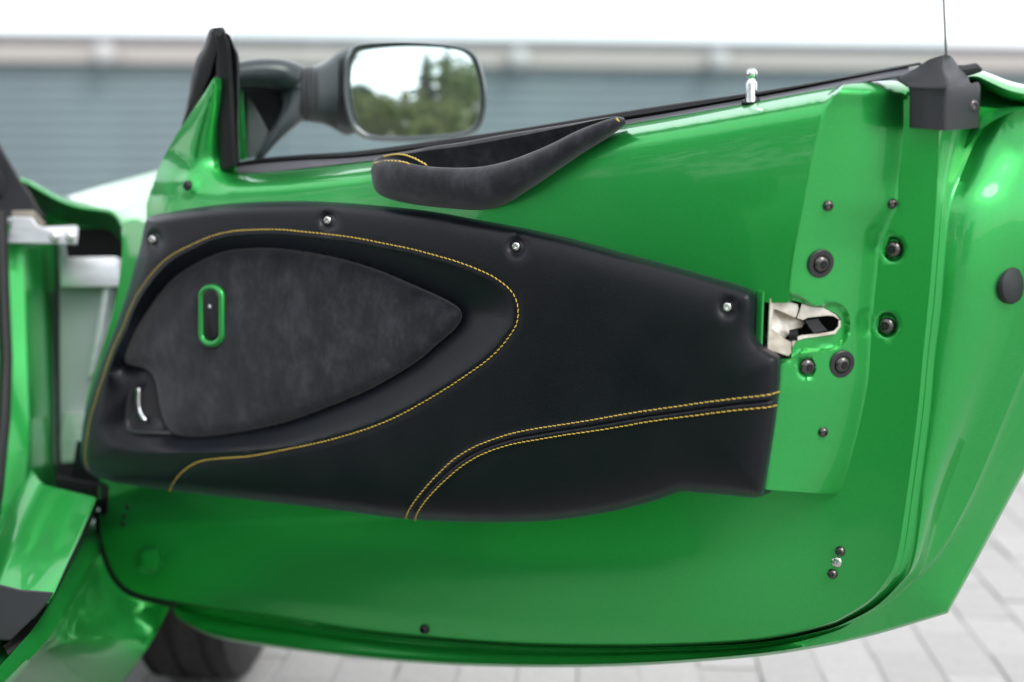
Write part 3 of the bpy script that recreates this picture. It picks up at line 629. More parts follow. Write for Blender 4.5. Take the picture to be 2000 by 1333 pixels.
# outer skin lip at the top rear corner, above the bead
tl = [(1884, 152), (1893, 143), (1912, 141), (1940, 151), (1970, 163), (2010, 172), (2080, 180)]
bl_ = [(1886, 158), (1893, 160), (1910, 165), (1938, 182), (1970, 197), (2010, 205), (2080, 212)]
rr = []
for fr_, wv in ((-0.15, -0.18), (0.0, -0.150), (0.15, -0.136), (0.4, -0.128), (0.7, -0.130), (0.9, -0.138), (1.0, -0.150), (1.05, -0.175)):
    rr.append(crom(ws(railset(tl, bl_, fr_, 0), [wv]*7), 6))
shell.add(np.vstack(rr), gridfaces(len(rr), len(rr[0])))
rr = [crom(ws(p, wv), 6) for p, wv in (([(1840, 160), (1890, 150), (1940, 170), (2000, 190), (2090, 200)], [-0.17]*5), ([(1840, 200), (1890, 190), (1940, 205), (2000, 205), (2090, 212)], [-0.15]*5), ([(1840, 250), (1890, 232), (1930, 222), (2000, 210), (2090, 216)], [-0.125]*5), ([(1840, 300), (1885, 290), (1920, 250), (1990, 216), (2090, 222)], [-0.118]*5))]
shell.add(np.vstack(rr), gridfaces(len(rr), len(rr[0])))
# strip of green at the hinge edge, left of the card
fl = crom([(241, 438), (287, 436), (284, 462), (277, 500), (264, 545), (250, 590), (236, 630), (222, 662), (206, 700), (190, 745), (172, 790), (165, 810), (172, 770), (190, 715), (204, 668), (218, 620), (229, 570), (236, 520), (239, 480)], 4, True)
shell.add(*field(fl, lambda q: -0.028-0.0004*(np.interp(q[:, 1], [430, 810], [262, 180])-q[:, 0]), 8, rings=(2, 5), skirt=0.05))
door = shell.build('door_shell', paint, car, angle=45)
tag(door, 'green painted open door shell')

# ---- hardware on the green shell
def local_n(f, x, y, e=6):
    q = np.array([(x-e, y), (x+e, y), (x, y-e), (x, y+e)], float); V = P(q[:, 0], q[:, 1], f(q)); nn = np.cross(V[1]-V[0], V[2]-V[3]); nn /= np.linalg.norm(nn)
    return nn if nn@DN > 0 or nn@(CAM-V.mean(0)) > 0 else -nn
nL = local_n(w_L, 1625, 450); nL = nL if nL@np.array([0, -1, 0]) > 0 else -nL
nS = DN
small = screw_mesh('screw', 0.0052, blacksteel, 0.40, 0.75); med = screw_mesh('screw', 0.0082, blacksteel, 0.42, 0.55)
wash = MB().add(*lathe([(0.0135, -0.003), (0.0135, 0.0006), (0.0128, 0.0014), (0.0088, 0.0014), (0.0084, 0.0002), (0.006, 0.0)], 30)).data('washer', M('black_washer', (0.018, 0.018, 0.02), 0.4), angle=40)
star = MB()
sp = [((0.0040 if k % 2 == 0 else 0.0022)*math.cos(k*math.pi/6), (0.0040 if k % 2 == 0 else 0.0022)*math.sin(k*math.pi/6)) for k in range(12)]
star.add([(x, y, -0.001) for x, y in sp]+[(x, y, 0.0030) for x, y in sp], gridfaces(2, 12, False, True)+[tuple(range(12, 24))])
star_me = star.data('star_socket', void, smooth=False)
def put(me, f, x, y, nrm, lift=0.0, name='screw', parent=None):
    return link(name, me, parent or door, frame(P(x, y, wat(f, x, y))+np.array(nrm)*lift, nrm, random.uniform(0, 3)))
for x, y in ((1617, 402), (1742, 398), (1607, 844)): put(small, w_L, x, y, nL, 0.0004)
for x, y in ((1602, 515), (1643, 711)):
    put(wash, w_L, x, y, nL, 0.0012, 'washer'); put(med, w_L, x, y, nL, 0.0016); put(star_me, w_L, x, y, nL, 0.0033, 'screw_socket')
put(med, w_L, 1575, 716, nL, 0.0012); put(star_me, w_L, 1575, 716, nL, 0.0029, 'screw_socket')
for x, y in ((1746, 487), (1733, 636)): put(med, w_S, x, y, nS, 0.003); put(star_me, w_S, x, y, nS, 0.0047, 'screw_socket')
for x, y in ((1641, 1077), (1626, 1121)): put(small, w_S, x, y, nS, 0.0004)
o = put(screw_mesh('screw', 0.0055, steel, 0.2, 0.3), w_S, 1634, 1098, nS, 0.0006); tag(o, 'bright slotted screw between two black ones')
put(screw_mesh('drain_plug', 0.0060, rubber, 0.45, 0.9), w_S, 830, 1229, nS, 0.0005, 'drain_plug')
put(screw_mesh('blanking_plug', 0.0062, plastic, 0.3, 0.5), w_B, 367, 363, nS, 0.0012, 'blanking_plug')
for x, y in ((248, 990), (243, 1008), (240, 1024)): put(screw_mesh('drain_hole', 0.004, void, 0.4, 0.2), w_S, x, y, nS, 0.0004, 'drain_hole')
MB().add(*prism([(194, 940), (213, 948), (211, 1000), (202, 1010), (196, 1000)], -0.08, -0.040, 2)).build('corner_seal', rubber, car)
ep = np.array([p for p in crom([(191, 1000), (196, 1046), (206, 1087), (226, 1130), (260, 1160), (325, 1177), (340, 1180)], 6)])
MB().add(*tube(P(ep[:, 0], ep[:, 1], np.full(len(ep), -0.0525)), 0.0055, 8)).build('door_edge_shade', rubber, car)  # black tube standing in for the shadow line between door and fender
# round black plug on the flange
pc = P(1974, 558, -0.1115+DS); nP = np.array([math.sin(R(34)), -math.cos(R(34)), 0.05]); nP /= np.linalg.norm(nP)
link('rubber_plug', MB().add(*lathe([(0.0172, -0.006), (0.0175, 0.0), (0.0165, 0.002), (0.013, 0.0035), (0.007, 0.0045), (0.001, 0.005)], 36)).data('rubber_plug', plastic), door, frame(pc+nP*0.0015, nP))

# latch mechanism
lt = MB()
wl = lambda off: (lambda q: np.interp(q[:, 0], [1490, 1645], [0.004, -0.040])+off)
lt.add(*prism([(1503, 583), (1530, 586), (1558, 594), (1560, 603), (1556, 618), (1552, 622), (1530, 612), (1512, 604), (1506, 640), (1528, 660), (1546, 668), (1546, 690), (1540, 697), (1515, 690), (1498, 683)], lambda q: wl(-0.03)(q), lambda q: wl(0.002)(q), 2))
latch = lt.build('door_latch', cream, car)
MB().add(*prism([(1506, 602), (1552, 621), (1572, 630), (1566, 640), (1545, 645), (1540, 655), (1530, 664), (1504, 655)], lambda q: wl(-0.03)(q), lambda q: wl(-0.006)(q)-0.010*(q[:, 0] > 1540), 1)).build('latch_throat', cream, latch)
MB().add(*prism([(1566, 593), (1585, 599), (1607, 601), (1632, 615), (1640, 624), (1637, 624), (1628, 618), (1618, 617), (1578, 621), (1568, 626), (1556, 622), (1562, 606)], lambda q: wl(-0.03)(q), lambda q: wl(-0.001)(q), 1)).build('latch_frame', cream, latch)
MB().add(*prism([(1546, 668), (1552, 660), (1565, 655), (1600, 652), (1628, 647), (1637, 638), (1638, 626), (1642, 626), (1642, 638), (1631, 653), (1600, 658), (1570, 662), (1556, 667), (1548, 682)], lambda q: wl(-0.03)(q), lambda q: wl(0.001)(q), 0.8)).build('latch_rail', cream, latch)
MB().add(*prism([(1572, 626), (1598, 622), (1606, 634), (1617, 646), (1590, 652), (1580, 640)], lambda q: wl(-0.03)(q), lambda q: wl(-0.008)(q), 1)).build('latch_pawl', M('latch_black_steel', (0.03, 0.032, 0.034), 0.35, 0.4), latch)
MB().add(*tube([P(1542, 655, -0.012), P(1558, 655, -0.014)], 0.0052, 14)).build('latch_roller', rubber, latch)
# green inner edge beside the card
MB().add(*prism([(1477, 569), (1493, 571), (1491, 620), (1489, 678), (1474, 670)], -0.03, 0.006, 3)).build('latch_edge', paint, car)

# ---- window: belt seal, trim strip, pane, front channel
sup = [(463, 317), (520, 309), (600, 302), (700, 295.5), (850, 275), (1000, 253.5), (1260, 211.5), (1500, 176), (1700, 140), (1797, 122)]
slo = [(463, 326), (520, 317), (600, 311), (700, 306), (850, 287), (1000, 264), (1260, 227), (1500, 184), (1700, 145), (1800, 126)]
rr = [crom(ws(railset(sup, slo, f_, 0), [wv]*10), 6) for f_, wv in ((-0.05, -0.085), (0.0, -0.069), (0.25, -0.063), (0.7, -0.061), (1.0, -0.063), (1.25, -0.070))]
MB().add(np.vstack(rr), gridfaces(len(rr), len(rr[0]))).build('belt_seal', rubber, car, angle=60)
gt = [(430, 326), (520, 317), (600, 311), (700, 306), (850, 287), (1000, 264), (1227, 233), (1400, 203), (1560, 174), (1700, 145), (1775, 131)]
gb = [(430, 338), (520, 336), (600, 328), (700, 317), (850, 300), (1000, 277), (1227, 243), (1400, 213), (1560, 184), (1690, 160), (1775, 146)]
rr = [crom(ws(railset(gt, gb, f_, 0), [wv]*11), 6) for f_, wv in ((-0.3, -0.074), (0.0, -0.066), (0.2, -0.061), (0.8, -0.054), (1.0, -0.052), (1.2, -0.056))]
MB().add(np.vstack(rr), gridfaces(len(rr), len(rr[0]))).build('belt_trim', strip, car, angle=60)
pane = [(452, 80), (452, 330), (600, 316), (700, 309), (850, 292), (1000, 272), (1260, 232), (1500, 190), (1700, 152), (1850, 128), (1848, 105), (1843, 0), (1826, -330), (1500, -420), (900, -400), (560, -100)]
pv, pf_ = prism(pane, -0.0770, -0.0735, 0.0)
pn = MB().add(pv, pf_); glo = pn.build('window_pane', glass, car, smooth=False)
glo.data.materials.append(edge_m)
for p_ in glo.data.polygons:
    if abs(np.array(p_.normal)@DN) < 0.7: p_.material_index = 1
MB().add(*tube(P(np.array([1850., 1848, 1847, 1843, 1834, 1826]), np.array([128., 106, 88, 0, -180, -330]), np.full(6, -0.0725)), 0.0011, 8)).build('pane_edge', M('pane_edge_seal', (0.05, 0.047, 0.04), 0.5), glo)
# front guide channel: rubber bar, flap and the cap over the top of the sail
def strip_solid(L_, R_, back, front, mat, name, parent, bow=0.004, n=5, lift=0.0):
    rr = [crom(ws(L_, [back]*len(L_)), n)]; lf_ = np.linspace(1, 0, len(L_))**0.9*lift
    for f_, wv in ((0.0, front-bow), (0.25, front), (0.75, front), (1.0, front-bow)): rr.append(crom(ws(railset(L_, R_, f_, 0), wv+lf_), n))
    rr.append(crom(ws(R_, [back]*len(L_)), n))
    return MB().add(np.vstack(rr), gridfaces(len(rr), len(rr[0]))).build(name, mat, parent, angle=40)
gl_ = [(416, 66), (419, 100), (422, 150), (424, 200), (426, 270), (430, 334)]
gr_ = [(443, 66), (450, 92), (453, 130), (456, 180), (460, 260), (464, 322)]
gch = strip_solid(gl_, gr_, -0.075, -0.027, rubber, 'window_channel', car, lift=0.024)
strip_solid([(440, 62), (446, 86), (448, 110), (451, 180), (455, 250), (459, 318)], [(450, 70), (459, 92), (467, 116), (468, 180), (466, 250), (468, 318)], -0.075, -0.047, plastic, 'channel_flap', gch, lift=0.024)
capL = [(413, 55), (407, 62), (398, 92), (384, 114), (375, 144), (369, 182), (357, 234), (353, 248)]
capR = [(436, 53), (440, 64), (432, 100), (426, 130), (421, 150), (404, 176), (370, 226), (356, 246)]
strip_solid(capL, capR, -0.09, -0.028, rubber, 'sail_seal', gch, bow=0.012, lift=0.026)
MB().add(*tube(P(np.array([427., 428]), np.array([63., 64]), np.array([-0.012, -0.001])), 0.0045, 14)).build('channel_plug', plastic, gch)
# lock pin
lp = frame(P(1467, 196, -0.050), (0, 0, 1))
link('lock_pin', MB().add(*lathe([(0.0054, -0.01), (0.0054, 0.016), (0.0053, 0.0165), (0.0034, 0.0195), (0.0034, 0.0205), (0.0044, 0.0215), (0.0053, 0.0235), (0.0056, 0.0255), (0.0050, 0.0280), (0.0034, 0.0298), (0.001, 0.0306)], 24)).data('lock_pin', chrome), car, lp)
MB().add(*tube([P(1460, 196, -0.030), P(1474, 194, -0.030)], 0.0001, 4)).data
link('pin_grommet', MB().add(*lathe([(0.009, -0.004), (0.009, 0.0005), (0.0056, 0.0012), (0.005, -0.002)], 24)).data('pin_grommet', rubber), car, frame(P(1466, 197, -0.052), (-0.15, -0.3, 1)))

# rear corner cover
cc = MB()
front = [(1776, 250), (1776, 180), (1768, 168), (1752, 154), (1787, 136), (1801, 125), (1817, 115), (1847, 106)]
ridge = [(1846, 256), (1846, 188), (1848, 172), (1851, 158), (1843, 140), (1842, 130), (1843, 120), (1848, 107)]
right = [(1911, 250), (1914, 168), (1896, 163), (1890, 150), (1876, 135), (1868, 124), (1862, 114), (1857, 109)]
wA = [-0.035, -0.035, -0.036, -0.045, -0.055, -0.06, -0.062, -0.062]; wB_ = [-0.040, -0.038, -0.036, -0.040, -0.050, -0.055, -0.058, -0.062]; wC_ = [-0.094, -0.094, -0.094, -0.096, -0.095, -0.090, -0.085, -0.075]
mid1 = railset(front, ridge, 0.5, 0); mid2 = railset(front, ridge, 0.93, 0); mid3 = railset(ridge, right, 0.07, 0); mid4 = railset(ridge, right, 0.93, 0)
rr = [ws(front, [-0.075]*8), ws(front, np.array(wA)-0.004), ws(railset(front, ridge, 0.08, 0), wA), ws(mid1, (np.array(wA)+np.array(wB_))/2), ws(mid2, np.array(wB_)-0.001), ws(ridge, np.array(wB_)-0.0015), ws(mid3, np.array(wB_)-0.005), ws(railset(ridge, right, 0.5, 0), (np.array(wB_)+np.array(wC_))/2), ws(mid4, np.array(wC_)+0.002), ws(right, np.array(wC_)-0.003), ws(right, [-0.16]*8)]
rr = [crom(r, 5) for r in rr]
cc.add(np.vstack(rr), gridfaces(len(rr), len(rr[0])))
cc.add(np.array([r[0] for r in rr]), [tuple(range(len(rr)))[::-1]])
cover = cc.build('corner_cover', plastic, car, angle=60)
MB().add(*tube(np.array([P(1868, 140, -0.10), P(1885, 139, -0.11), P(1905, 134, -0.12), P(1916, 138, -0.125)]), [0.006, 0.0055, 0.005, 0.002], 8)).build('cover_tail', rubber, cover)
nC = np.array([math.sin(R(22)), -math.cos(R(22)), 0]); link('screw', screw_mesh('screw', 0.0058, blacksteel, 0.45, 0.5), cover, frame(P(1899, 207, -0.086)+nC*0.001, nC))

# ---- suede grab handle with a pocket behind it
bk = [(728, 318), (742, 307), (768, 301), (800, 296), (845, 287), (900, 279), (945, 271), (990, 263), (1030, 256.5), (1075, 249), (1125, 241), (1165, 234), (1200, 229), (1218, 231)]
Kh = len(hl); en = np.array([0.35, 0.75, 0.95, 1, 1, 1, 1, 1, 0.97, 0.92, 0.8, 0.62, 0.42, 0.25]); pk = np.array([0.05, 0.15, 0.3, 0.75, 1, 1, 1, 1, 1, 0.9, 0.75, 0.5, 0.25, 0.1])
sf = lambda pts: np.array([float(w_B(np.array([p]))[0]) for p in pts])
rr = []
b0 = np.array([float(np.interp(x, [724, 900, 1222], [0.0, 0.002, -0.012])) for x, y in hl])
for f_, a_ in ((-0.02, -0.004), (0.03, 0.010), (0.12, 0.022), (0.28, 0.032), (0.5, 0.038), (0.72, 0.039), (0.88, 0.036), (0.97, 0.031), (1.0, 0.026)):
    rr.append(crom(ws(railset(hl, lip, f_, 0), b0*0.5+a_*en), 6))
ds = [(x, y+14*p) for (x, y), p in zip(lip, pk)]
rr.append(crom(ws([(x, y+1.0*p) for (x, y), p in zip(lip, pk)], b0*0.5+0.020*en), 6))
rr.append(crom(ws([(x, y+4*p) for (x, y), p in zip(lip, pk)], b0*0.5+0.010*en-0.006*pk), 6))
rr.append(crom(ws(ds, b0*0.5+0.002*en-0.020*pk), 6))
rr.append(crom(ws([(x, y+10*p) for (x, y), p in zip(lip, pk)], -0.020-0.020*pk), 6))
rr.append(crom(ws(railset(lip, bk, 0.35, 0), -0.024-0.012*pk), 6))
rr.append(crom(ws(railset(lip, bk, 0.85, 0), np.full(Kh, -0.027)), 6))
rr.append(crom(ws(railset(lip, bk, 0.97, 0), np.full(Kh, -0.030)), 6))
rr.append(crom(ws(bk, np.full(Kh, -0.034)), 6))
rr.append(crom(ws([(x, y-1) for x, y in bk], np.full(Kh, -0.050)), 6))
handle = MB().add(np.vstack(rr), gridfaces(len(rr), len(rr[0]))).build('grab_handle', suede, car, angle=60)
hs = [(731, 319), (749, 315.5), (770, 315), (791, 317.5), (804, 321.5)], [(749, 306), (770, 302), (788, 302.5), (809, 309.5), (836, 324)]
tag(stitches(hs[0], lambda q: np.interp(q[:, 0], [731, 760, 804], [0.014, 0.026, 0.031])+0.0, 0.0058, 0.0009, 0.002).build('stitching', thread, handle), kind='stuff')
tag(stitches(hs[1], lambda q: np.interp(q[:, 0], [749, 770, 809, 836], [0.0, 0.006, 0.022, 0.029]), 0.0058, 0.0009, 0.002).build('stitching', thread, handle), kind='stuff')
tag(stitches([(1203, 232), (1209, 236), (1211, 243)], lambda q: np.full(len(q), 0.010), 0.005, 0.0009, 0.003).build('stitching', thread, handle), kind='stuff')

# ---- wing mirror
MD = 1.87
def ring_v(cx, cy, hh, dw, depth, n=28, e=2.4):
    """upright oval section across the mirror stalk"""
    t = np.linspace(0, 2*math.pi, n, endpoint=False); c_, s_ = np.cos(t), np.sin(t)
    return np.sign(c_)*np.abs(c_)**(2/e)*dw+depth, cy+np.sign(s_)*np.abs(s_)**(2/e)*hh, np.full(n, cx)
hous = MB()
out_r = crom([(700, 87), (769, 82), (830, 83.5), (892, 90), (925, 105), (941, 138), (949, 186), (944, 234), (925, 260), (880, 271), (800, 277), (735, 275), (702, 264), (681, 235), (670, 180), (673, 130), (683, 103)], 5, True)
inr = crom([(704, 96), (769, 90), (830, 91), (888, 97), (917, 111), (932, 142), (939, 186), (934, 230), (917, 253), (878, 262), (800, 267.5), (738, 266), (708, 256), (689, 231), (679, 180), (681, 132), (690, 108)], 5, True)
cen = np.array([808, 180.]); NR = len(out_r)
mk = lambda sc, depth, base=out_r: D(cen[0]+(base[:, 0]-cen[0])*sc, cen[1]+(base[:, 1]-cen[1])*sc, np.full(NR, depth))
yaw_d = lambda pts, amt: (pts[:, 0]-cen[0])/265*amt
def mk2(base, sc, d0): 
    x = cen[0]+(base[:, 0]-cen[0])*sc; y = cen[1]+(base[:, 1]-cen[1])*sc; return D(x, y, d0+(x-cen[0])/265*0.02)
rr = [mk2(inr, 0.99, MD+0.008), mk2(inr, 1.0, MD), mk2(out_r, 0.985, MD-0.004), mk2(out_r, 1.0, MD+0.001), mk2(out_r, 1.01, MD+0.010), mk2(out_r, 1.0, MD+0.035), mk2(out_r, 0.93, MD+0.065), mk2(out_r, 0.75, MD+0.09), mk2(out_r, 0.4, MD+0.105), mk2(out_r, 0.05, MD+0.11)]
hous.add(np.vstack(rr), gridfaces(len(rr), NR, False, True))
nk = []
for cx, cy, hh, dw, dp in ((606, 186, 55, 0.040, MD+0.035), (618, 185, 57, 0.040, MD+0.036), (630, 183, 60, 0.041, MD+0.038), (645, 181, 68, 0.043, MD+0.040), (660, 180, 78, 0.046, MD+0.042), (676, 180, 86, 0.032, MD+0.052), (700, 180, 80, 0.02, MD+0.06)):
    d_, y_, x_ = ring_v(cx, cy, hh, dw, dp); nk.append(D(x_, y_, d_))
hous.add(np.vstack(nk), gridfaces(len(nk), 28, False, True))
mir = hous.build('wing_mirror', mhouse, car, angle=50); tag(mir, 'black wing mirror on a stalk')
ga = MB(); nk = []
for k in range(9):
    cx = 588+k*4.3; hh = 53+(2.5 if k % 2 else 0); d_, y_, x_ = ring_v(cx, 184, hh, 0.038+(0.0018 if k % 2 else 0), MD+0.034); nk.append(D(x_, y_, d_))
ga.add(np.vstack(nk), gridfaces(9, 28, False, True)); ga.build('stalk_gaiter', rubber, mir, angle=20)
# convex glass
q = resample(inr, 7, True)
gq = [q]; 
for sc in np.linspace(0.93, 0.05, 12): gq.append(cen+(q-cen)*sc)
V = np.vstack([D(a[:, 0], a[:, 1], np.full(len(a), MD+0.012)) for a in gq]); c0 = D(np.array(cen[0]), np.array(cen[1]), np.array(MD+0.012))
mn = np.array([0.030, -1.0, 0.023]); mn /= np.linalg.norm(mn)
ux = np.cross([0, 0, 1], mn); ux /= np.linalg.norm(ux); uy = np.cross(mn, ux)
rel = V-c0; a_, b_ = rel@ux, rel@uy
# keep each point on its sight line but on the tilted spherical cap
rd = (V-CAM); 
for it in range(4):
    rel = V-c0; a_, b_ = rel@ux, rel@uy; h_ = rel@mn; targ = -(a_**2+b_**2)/(2*2.0)+0.002
    V = V+rd*((targ-h_)/(rd@mn))[:, None]
MB().add(V, [f_[::-1] for f_ in gridfaces(len(gq), len(q), False, True)]).build('mirror_glass', mirror_m, mir, angle=0)
# stalk bracket
am = MB()
def dtube(pts, rads, seg=16): 
    p = np.array(pts, float); q_ = crom(np.c_[p, np.array(rads)[:, None]], 6); p3 = D(q_[:, 0], q_[:, 1], q_[:, 2]); return tube(p3, q_[:, 3]/FPX*q_[:, 2], seg, flat=(0, -1, 0))
am.add(*dtube([(455, 150, 1.86), (500, 145, 1.87), (545, 147, 1.88), (575, 160, 1.895), (600, 182, 1.905)], [26, 29, 31, 36, 50]))
am.add(*dtube([(592, 160, 1.90), (588, 190, 1.90), (572, 222, 1.885), (545, 256, 1.87), (515, 295, 1.86), (500, 320, 1.86)], [36, 42, 24, 14, 9, 8]))
am.build('mirror_stalk', mhouse, mir, angle=60)
MB().add(*prism([(466, 150), (575, 160), (580, 190), (525, 262), (500, 305), (478, 312)], 1.92, 1.905, 1, pf=D)).build('stalk_web', void, mir)
MB().add(*prism([(483, 190), (495, 205), (524, 258), (514, 285), (492, 310), (482, 310)], 1.90, 1.888, 1.5, pf=D)).build('stalk_foot', M('grey_plastic', (0.13, 0.135, 0.14), 0.45), mir)
MB().add(*prism([(455, 160), (472, 160), (482, 312), (455, 316)], 1.93, 1.875, 1, pf=D)).build('mirror_base', paint, mir)

# ---- car body at the hinge side
body = MB()
lipL = [(30, 346, 2.12), (52, 352, 2.12), (84, 370, 2.12), (118, 388, 2.12), (155, 400, 2.12), (190, 405, 2.12), (214, 409, 2.10), (231, 422, 2.08), (241, 442, 2.05)]
farL = [(34, 344, 2.18), (56, 350, 2.22), (88, 367, 2.2), (122, 384, 2.22), (150, 379, 2.34), (190, 367, 2.40), (235, 355, 2.42), (285, 341, 2.42), (345, 325, 2.42)]
nearR = [(36, 347, 2.13), (60, 355, 2.13), (92, 373, 2.14), (128, 390, 2.15), (165, 402, 2.14), (205, 402, 2.15), (235, 405, 2.14), (258, 418, 2.12), (292, 436, 2.05)]
dd = lambda r: [tuple(D(np.array(a), np.array(b), np.array(c_))) for a, b, c_ in r]
mixr = lambda A_, B_, f_: [tuple(np.array(a)*(1-f_)+np.array(b)*f_) for a, b in zip(A_, B_)]
offr = lambda A_, dx, dy, dz: [(a+dx, b+dy, c_+dz) for a, b, c_ in A_]
rr = [farL, mixr(farL, nearR, 0.5), nearR, mixr(nearR, lipL, 0.5), lipL, offr(lipL, -1, 5, -0.004), offr(lipL, -2, 12, 0.004), offr(lipL, -3, 18, 0.03), offr(lipL, -4, 40, 0.07)]
rr = [crom(dd(r_), 6) for r_ in rr]; body.add(np.vstack(rr), gridfaces(len(rr), len(rr[0])))
# fender face under its top, between the lip and the door
rr = [crom(dd(r_), 5) for r_ in ([(239, 436, 2.05), (262, 428, 2.06), (296, 434, 2.06)], [(240, 443, 2.045), (262, 441, 2.05), (296, 441, 2.05)], [(240, 520, 2.06), (262, 520, 2.06), (296, 520, 2.06)], [(215, 640, 2.10), (240, 640, 2.10), (270, 640, 2.10)])]
body.add(np.vstack(rr), gridfaces(len(rr), len(rr[0])))
# hinge pillar
jr = [[(-60, 440, 1.95), (-50, 700, 1.92), (-50, 900, 1.88), (-60, 1150, 1.72)], [(10, 440, 2.02), (12, 700, 2.0), (8, 900, 1.96), (-12, 1140, 1.78)], [(45, 445, 2.03), (52, 700, 2.01), (56, 860, 1.98), (40, 1000, 1.9)], [(75, 460, 2.07), (82, 700, 2.05), (84, 850, 2.03), (78, 945, 2.0)], [(108, 465, 2.16), (109, 700, 2.15), (110, 850, 2.13), (112, 955, 2.10)]]
rr = [crom(dd(r_), 8) for r_ in jr]; body.add(np.vstack(rr), gridfaces(len(rr), len(rr[0])))
# sill: level top, gap, rounded outer lip and side swelling forward into the wheel arch
ZS = 0.362; zk = np.array([0.412, 0.398, 0.384, 0.370, 0.352, 0.342])
zz = lambda pts, z: [tuple(Zp(np.array(float(x)), np.array(float(y)), float(c_))) for (x, y), c_ in zip(pts, np.broadcast_to(z, (len(pts),)))]
s_in = [(80, 946), (60, 985), (38, 1030), (18, 1085), (-8, 1150), (-30, 1186)]; s_out = [(188, 972), (172, 1010), (152, 1055), (130, 1102), (106, 1156), (95, 1176)]
rr = [crom([np.array(p)+np.array([-0.012, 0, 0.020]) for p in zz(s_in, zk)], 5), crom([np.array(p)+np.array([-0.003, 0, 0.006]) for p in zz(s_in, zk)], 5), crom(zz(railset(s_in, s_out, 0.06, 0), zk), 5), crom(zz(railset(s_in, s_out, 0.5, 0), zk), 5), crom(zz(railset(s_in, s_out, 0.95, 0), zk), 5), crom([np.array(p)+np.array([0.000, 0, -0.0015]) for p in zz(s_out, zk)], 5), crom([np.array(p)+np.array([-0.006, 0, -0.012]) for p in zz(s_out, zk)], 5)]
body.add(np.vstack(rr), gridfaces(len(rr), len(rr[0])))
E1 = [(196, 985), (176, 1030), (150, 1082), (108, 1162), (66, 1226), (30, 1268), (-40, 1345)]; E2 = [(200, 1020), (182, 1062), (158, 1110), (116, 1188), (74, 1248), (40, 1284), (-30, 1360)]
p1 = [np.array(p) for p in zz(E1, 0.335)]; p2 = [np.array(p)+np.array([0.006, 0, -0.006]) for p in zz(E2, 0.325)]
arch = [(345, 1120, 2.005), (338, 1165, 2.007), (322, 1205, 2.010), (296, 1252, 2.015), (268, 1296, 2.018), (240, 1336, 2.018), (190, 1400, 2.010)]
pa = [np.array(p) for p in dd(arch)]
swell = lambda f_, o_: [a*(1-f_)+b*f_+np.array([o_*1.6, -o_*1.6, 0])*(k/6)+(a*(1-f_)+b*f_-CAM)*[0.015, 0.036, 0.062, 0.056, 0.026, 0.008, 0.0][k]*math.sin(math.pi*min(1, 0.30+0.70*f_))**0.8 for k, (a, b) in enumerate(zip(p2, pa))]
rr = [[p+np.array([-0.15, 0, -0.030]) for p in p1], [p+np.array([-0.02, 0, -0.030]) for p in p1], [p+np.array([-0.004, 0, -0.022]) for p in p1], [p+np.array([-0.001, 0, -0.004]) for p in p1], p1, [a*0.5+b*0.5+np.array([0.001, 0, 0.003]) for a, b in zip(p1, p2)], p2, swell(0.06, -0.003), swell(0.25, -0.010), swell(0.5, -0.014), swell(0.75, -0.010), swell(0.95, -0.002), pa, [p+np.array([-0.004, 0.03, 0]) for p in pa]]
rr = [crom(r_, 5) for r_ in rr]; body.add(np.vstack(rr), gridfaces(len(rr), len(rr[0])))
# rear quarter and outer flank, out of frame beside the camera, seen only in reflections
hull = []
for y_, x_, top in ((0.80, -0.56, 0.78), (0.55, -0.66, 0.86), (0.1, -0.74, 0.92), (-0.5, -0.72, 0.90), (-1.0, -0.80, 0.84), (-1.25, -0.95, 0.78)):
    hull.append([(x_-0.95, y_, top+0.02), (x_-0.35, y_, top+0.02), (x_-0.10, y_, top-0.01), (x_-0.02, y_, top-0.09), (x_, y_, 0.52), (x_-0.02, y_, 0.34), (x_-0.10, y_, 0.17)])
hv = np.array([crom(r_, 5) for r_ in hull]); hv = np.array([crom(hv[:, k], 5) for k in range(hv.shape[1])]); body.add(hv.reshape(-1, 3), gridfaces(hv.shape[0], hv.shape[1]))
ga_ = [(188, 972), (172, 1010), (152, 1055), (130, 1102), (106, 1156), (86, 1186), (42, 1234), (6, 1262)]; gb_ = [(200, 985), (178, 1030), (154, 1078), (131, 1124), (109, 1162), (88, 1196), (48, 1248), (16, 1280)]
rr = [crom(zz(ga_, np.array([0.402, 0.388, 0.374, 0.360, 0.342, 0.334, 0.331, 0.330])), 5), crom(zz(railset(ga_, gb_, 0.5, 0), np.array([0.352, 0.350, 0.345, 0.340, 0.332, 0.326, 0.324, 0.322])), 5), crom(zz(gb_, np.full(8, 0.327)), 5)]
MB().add(np.vstack(rr), gridfaces(len(rr), len(rr[0]))).build('sill_gap_shade', void, car)  # black sheet: the shade in the sill gap, put in as colour
bd = body.build('car_body', paint, car, angle=50)

# hinge hardware
al = MB(); al.add(*prism([(26, 424), (62, 424), (72, 440), (84, 444), (150, 441), (153, 446), (150, 478), (12, 475), (15, 466)], 2.06, 1.985, 2, pf=D)); hg = al.build('door_hinge', alu, car)
MB().add(*prism([(24, 412), (66, 412), (76, 424), (86, 434), (90, 440), (80, 442), (70, 436), (60, 424), (22, 424)], 2.06, 2.0, 1, pf=D)).build('hinge_shim', M('weathered_steel', (0.22, 0.20, 0.16), 0.5, 0.6), hg)
bolt = screw_mesh('hinge_bolt', 0.007, steel, 0.3, 0.5)
for x, y in ((106, 463), (137, 463)): link('hinge_bolt', bolt, hg, frame(D(np.array(float(x)), np.array(float(y)), np.array(1.982)), (0.1, -1, 0.05)))
al = MB(); al.add(*prism([(113, 478), (128, 478), (130, 503), (225, 502), (236, 506), (237, 556), (230, 561), (118, 562)], 2.12, 2.075, 2, pf=D)); hp = al.build('hinge_bracket', alu, car)
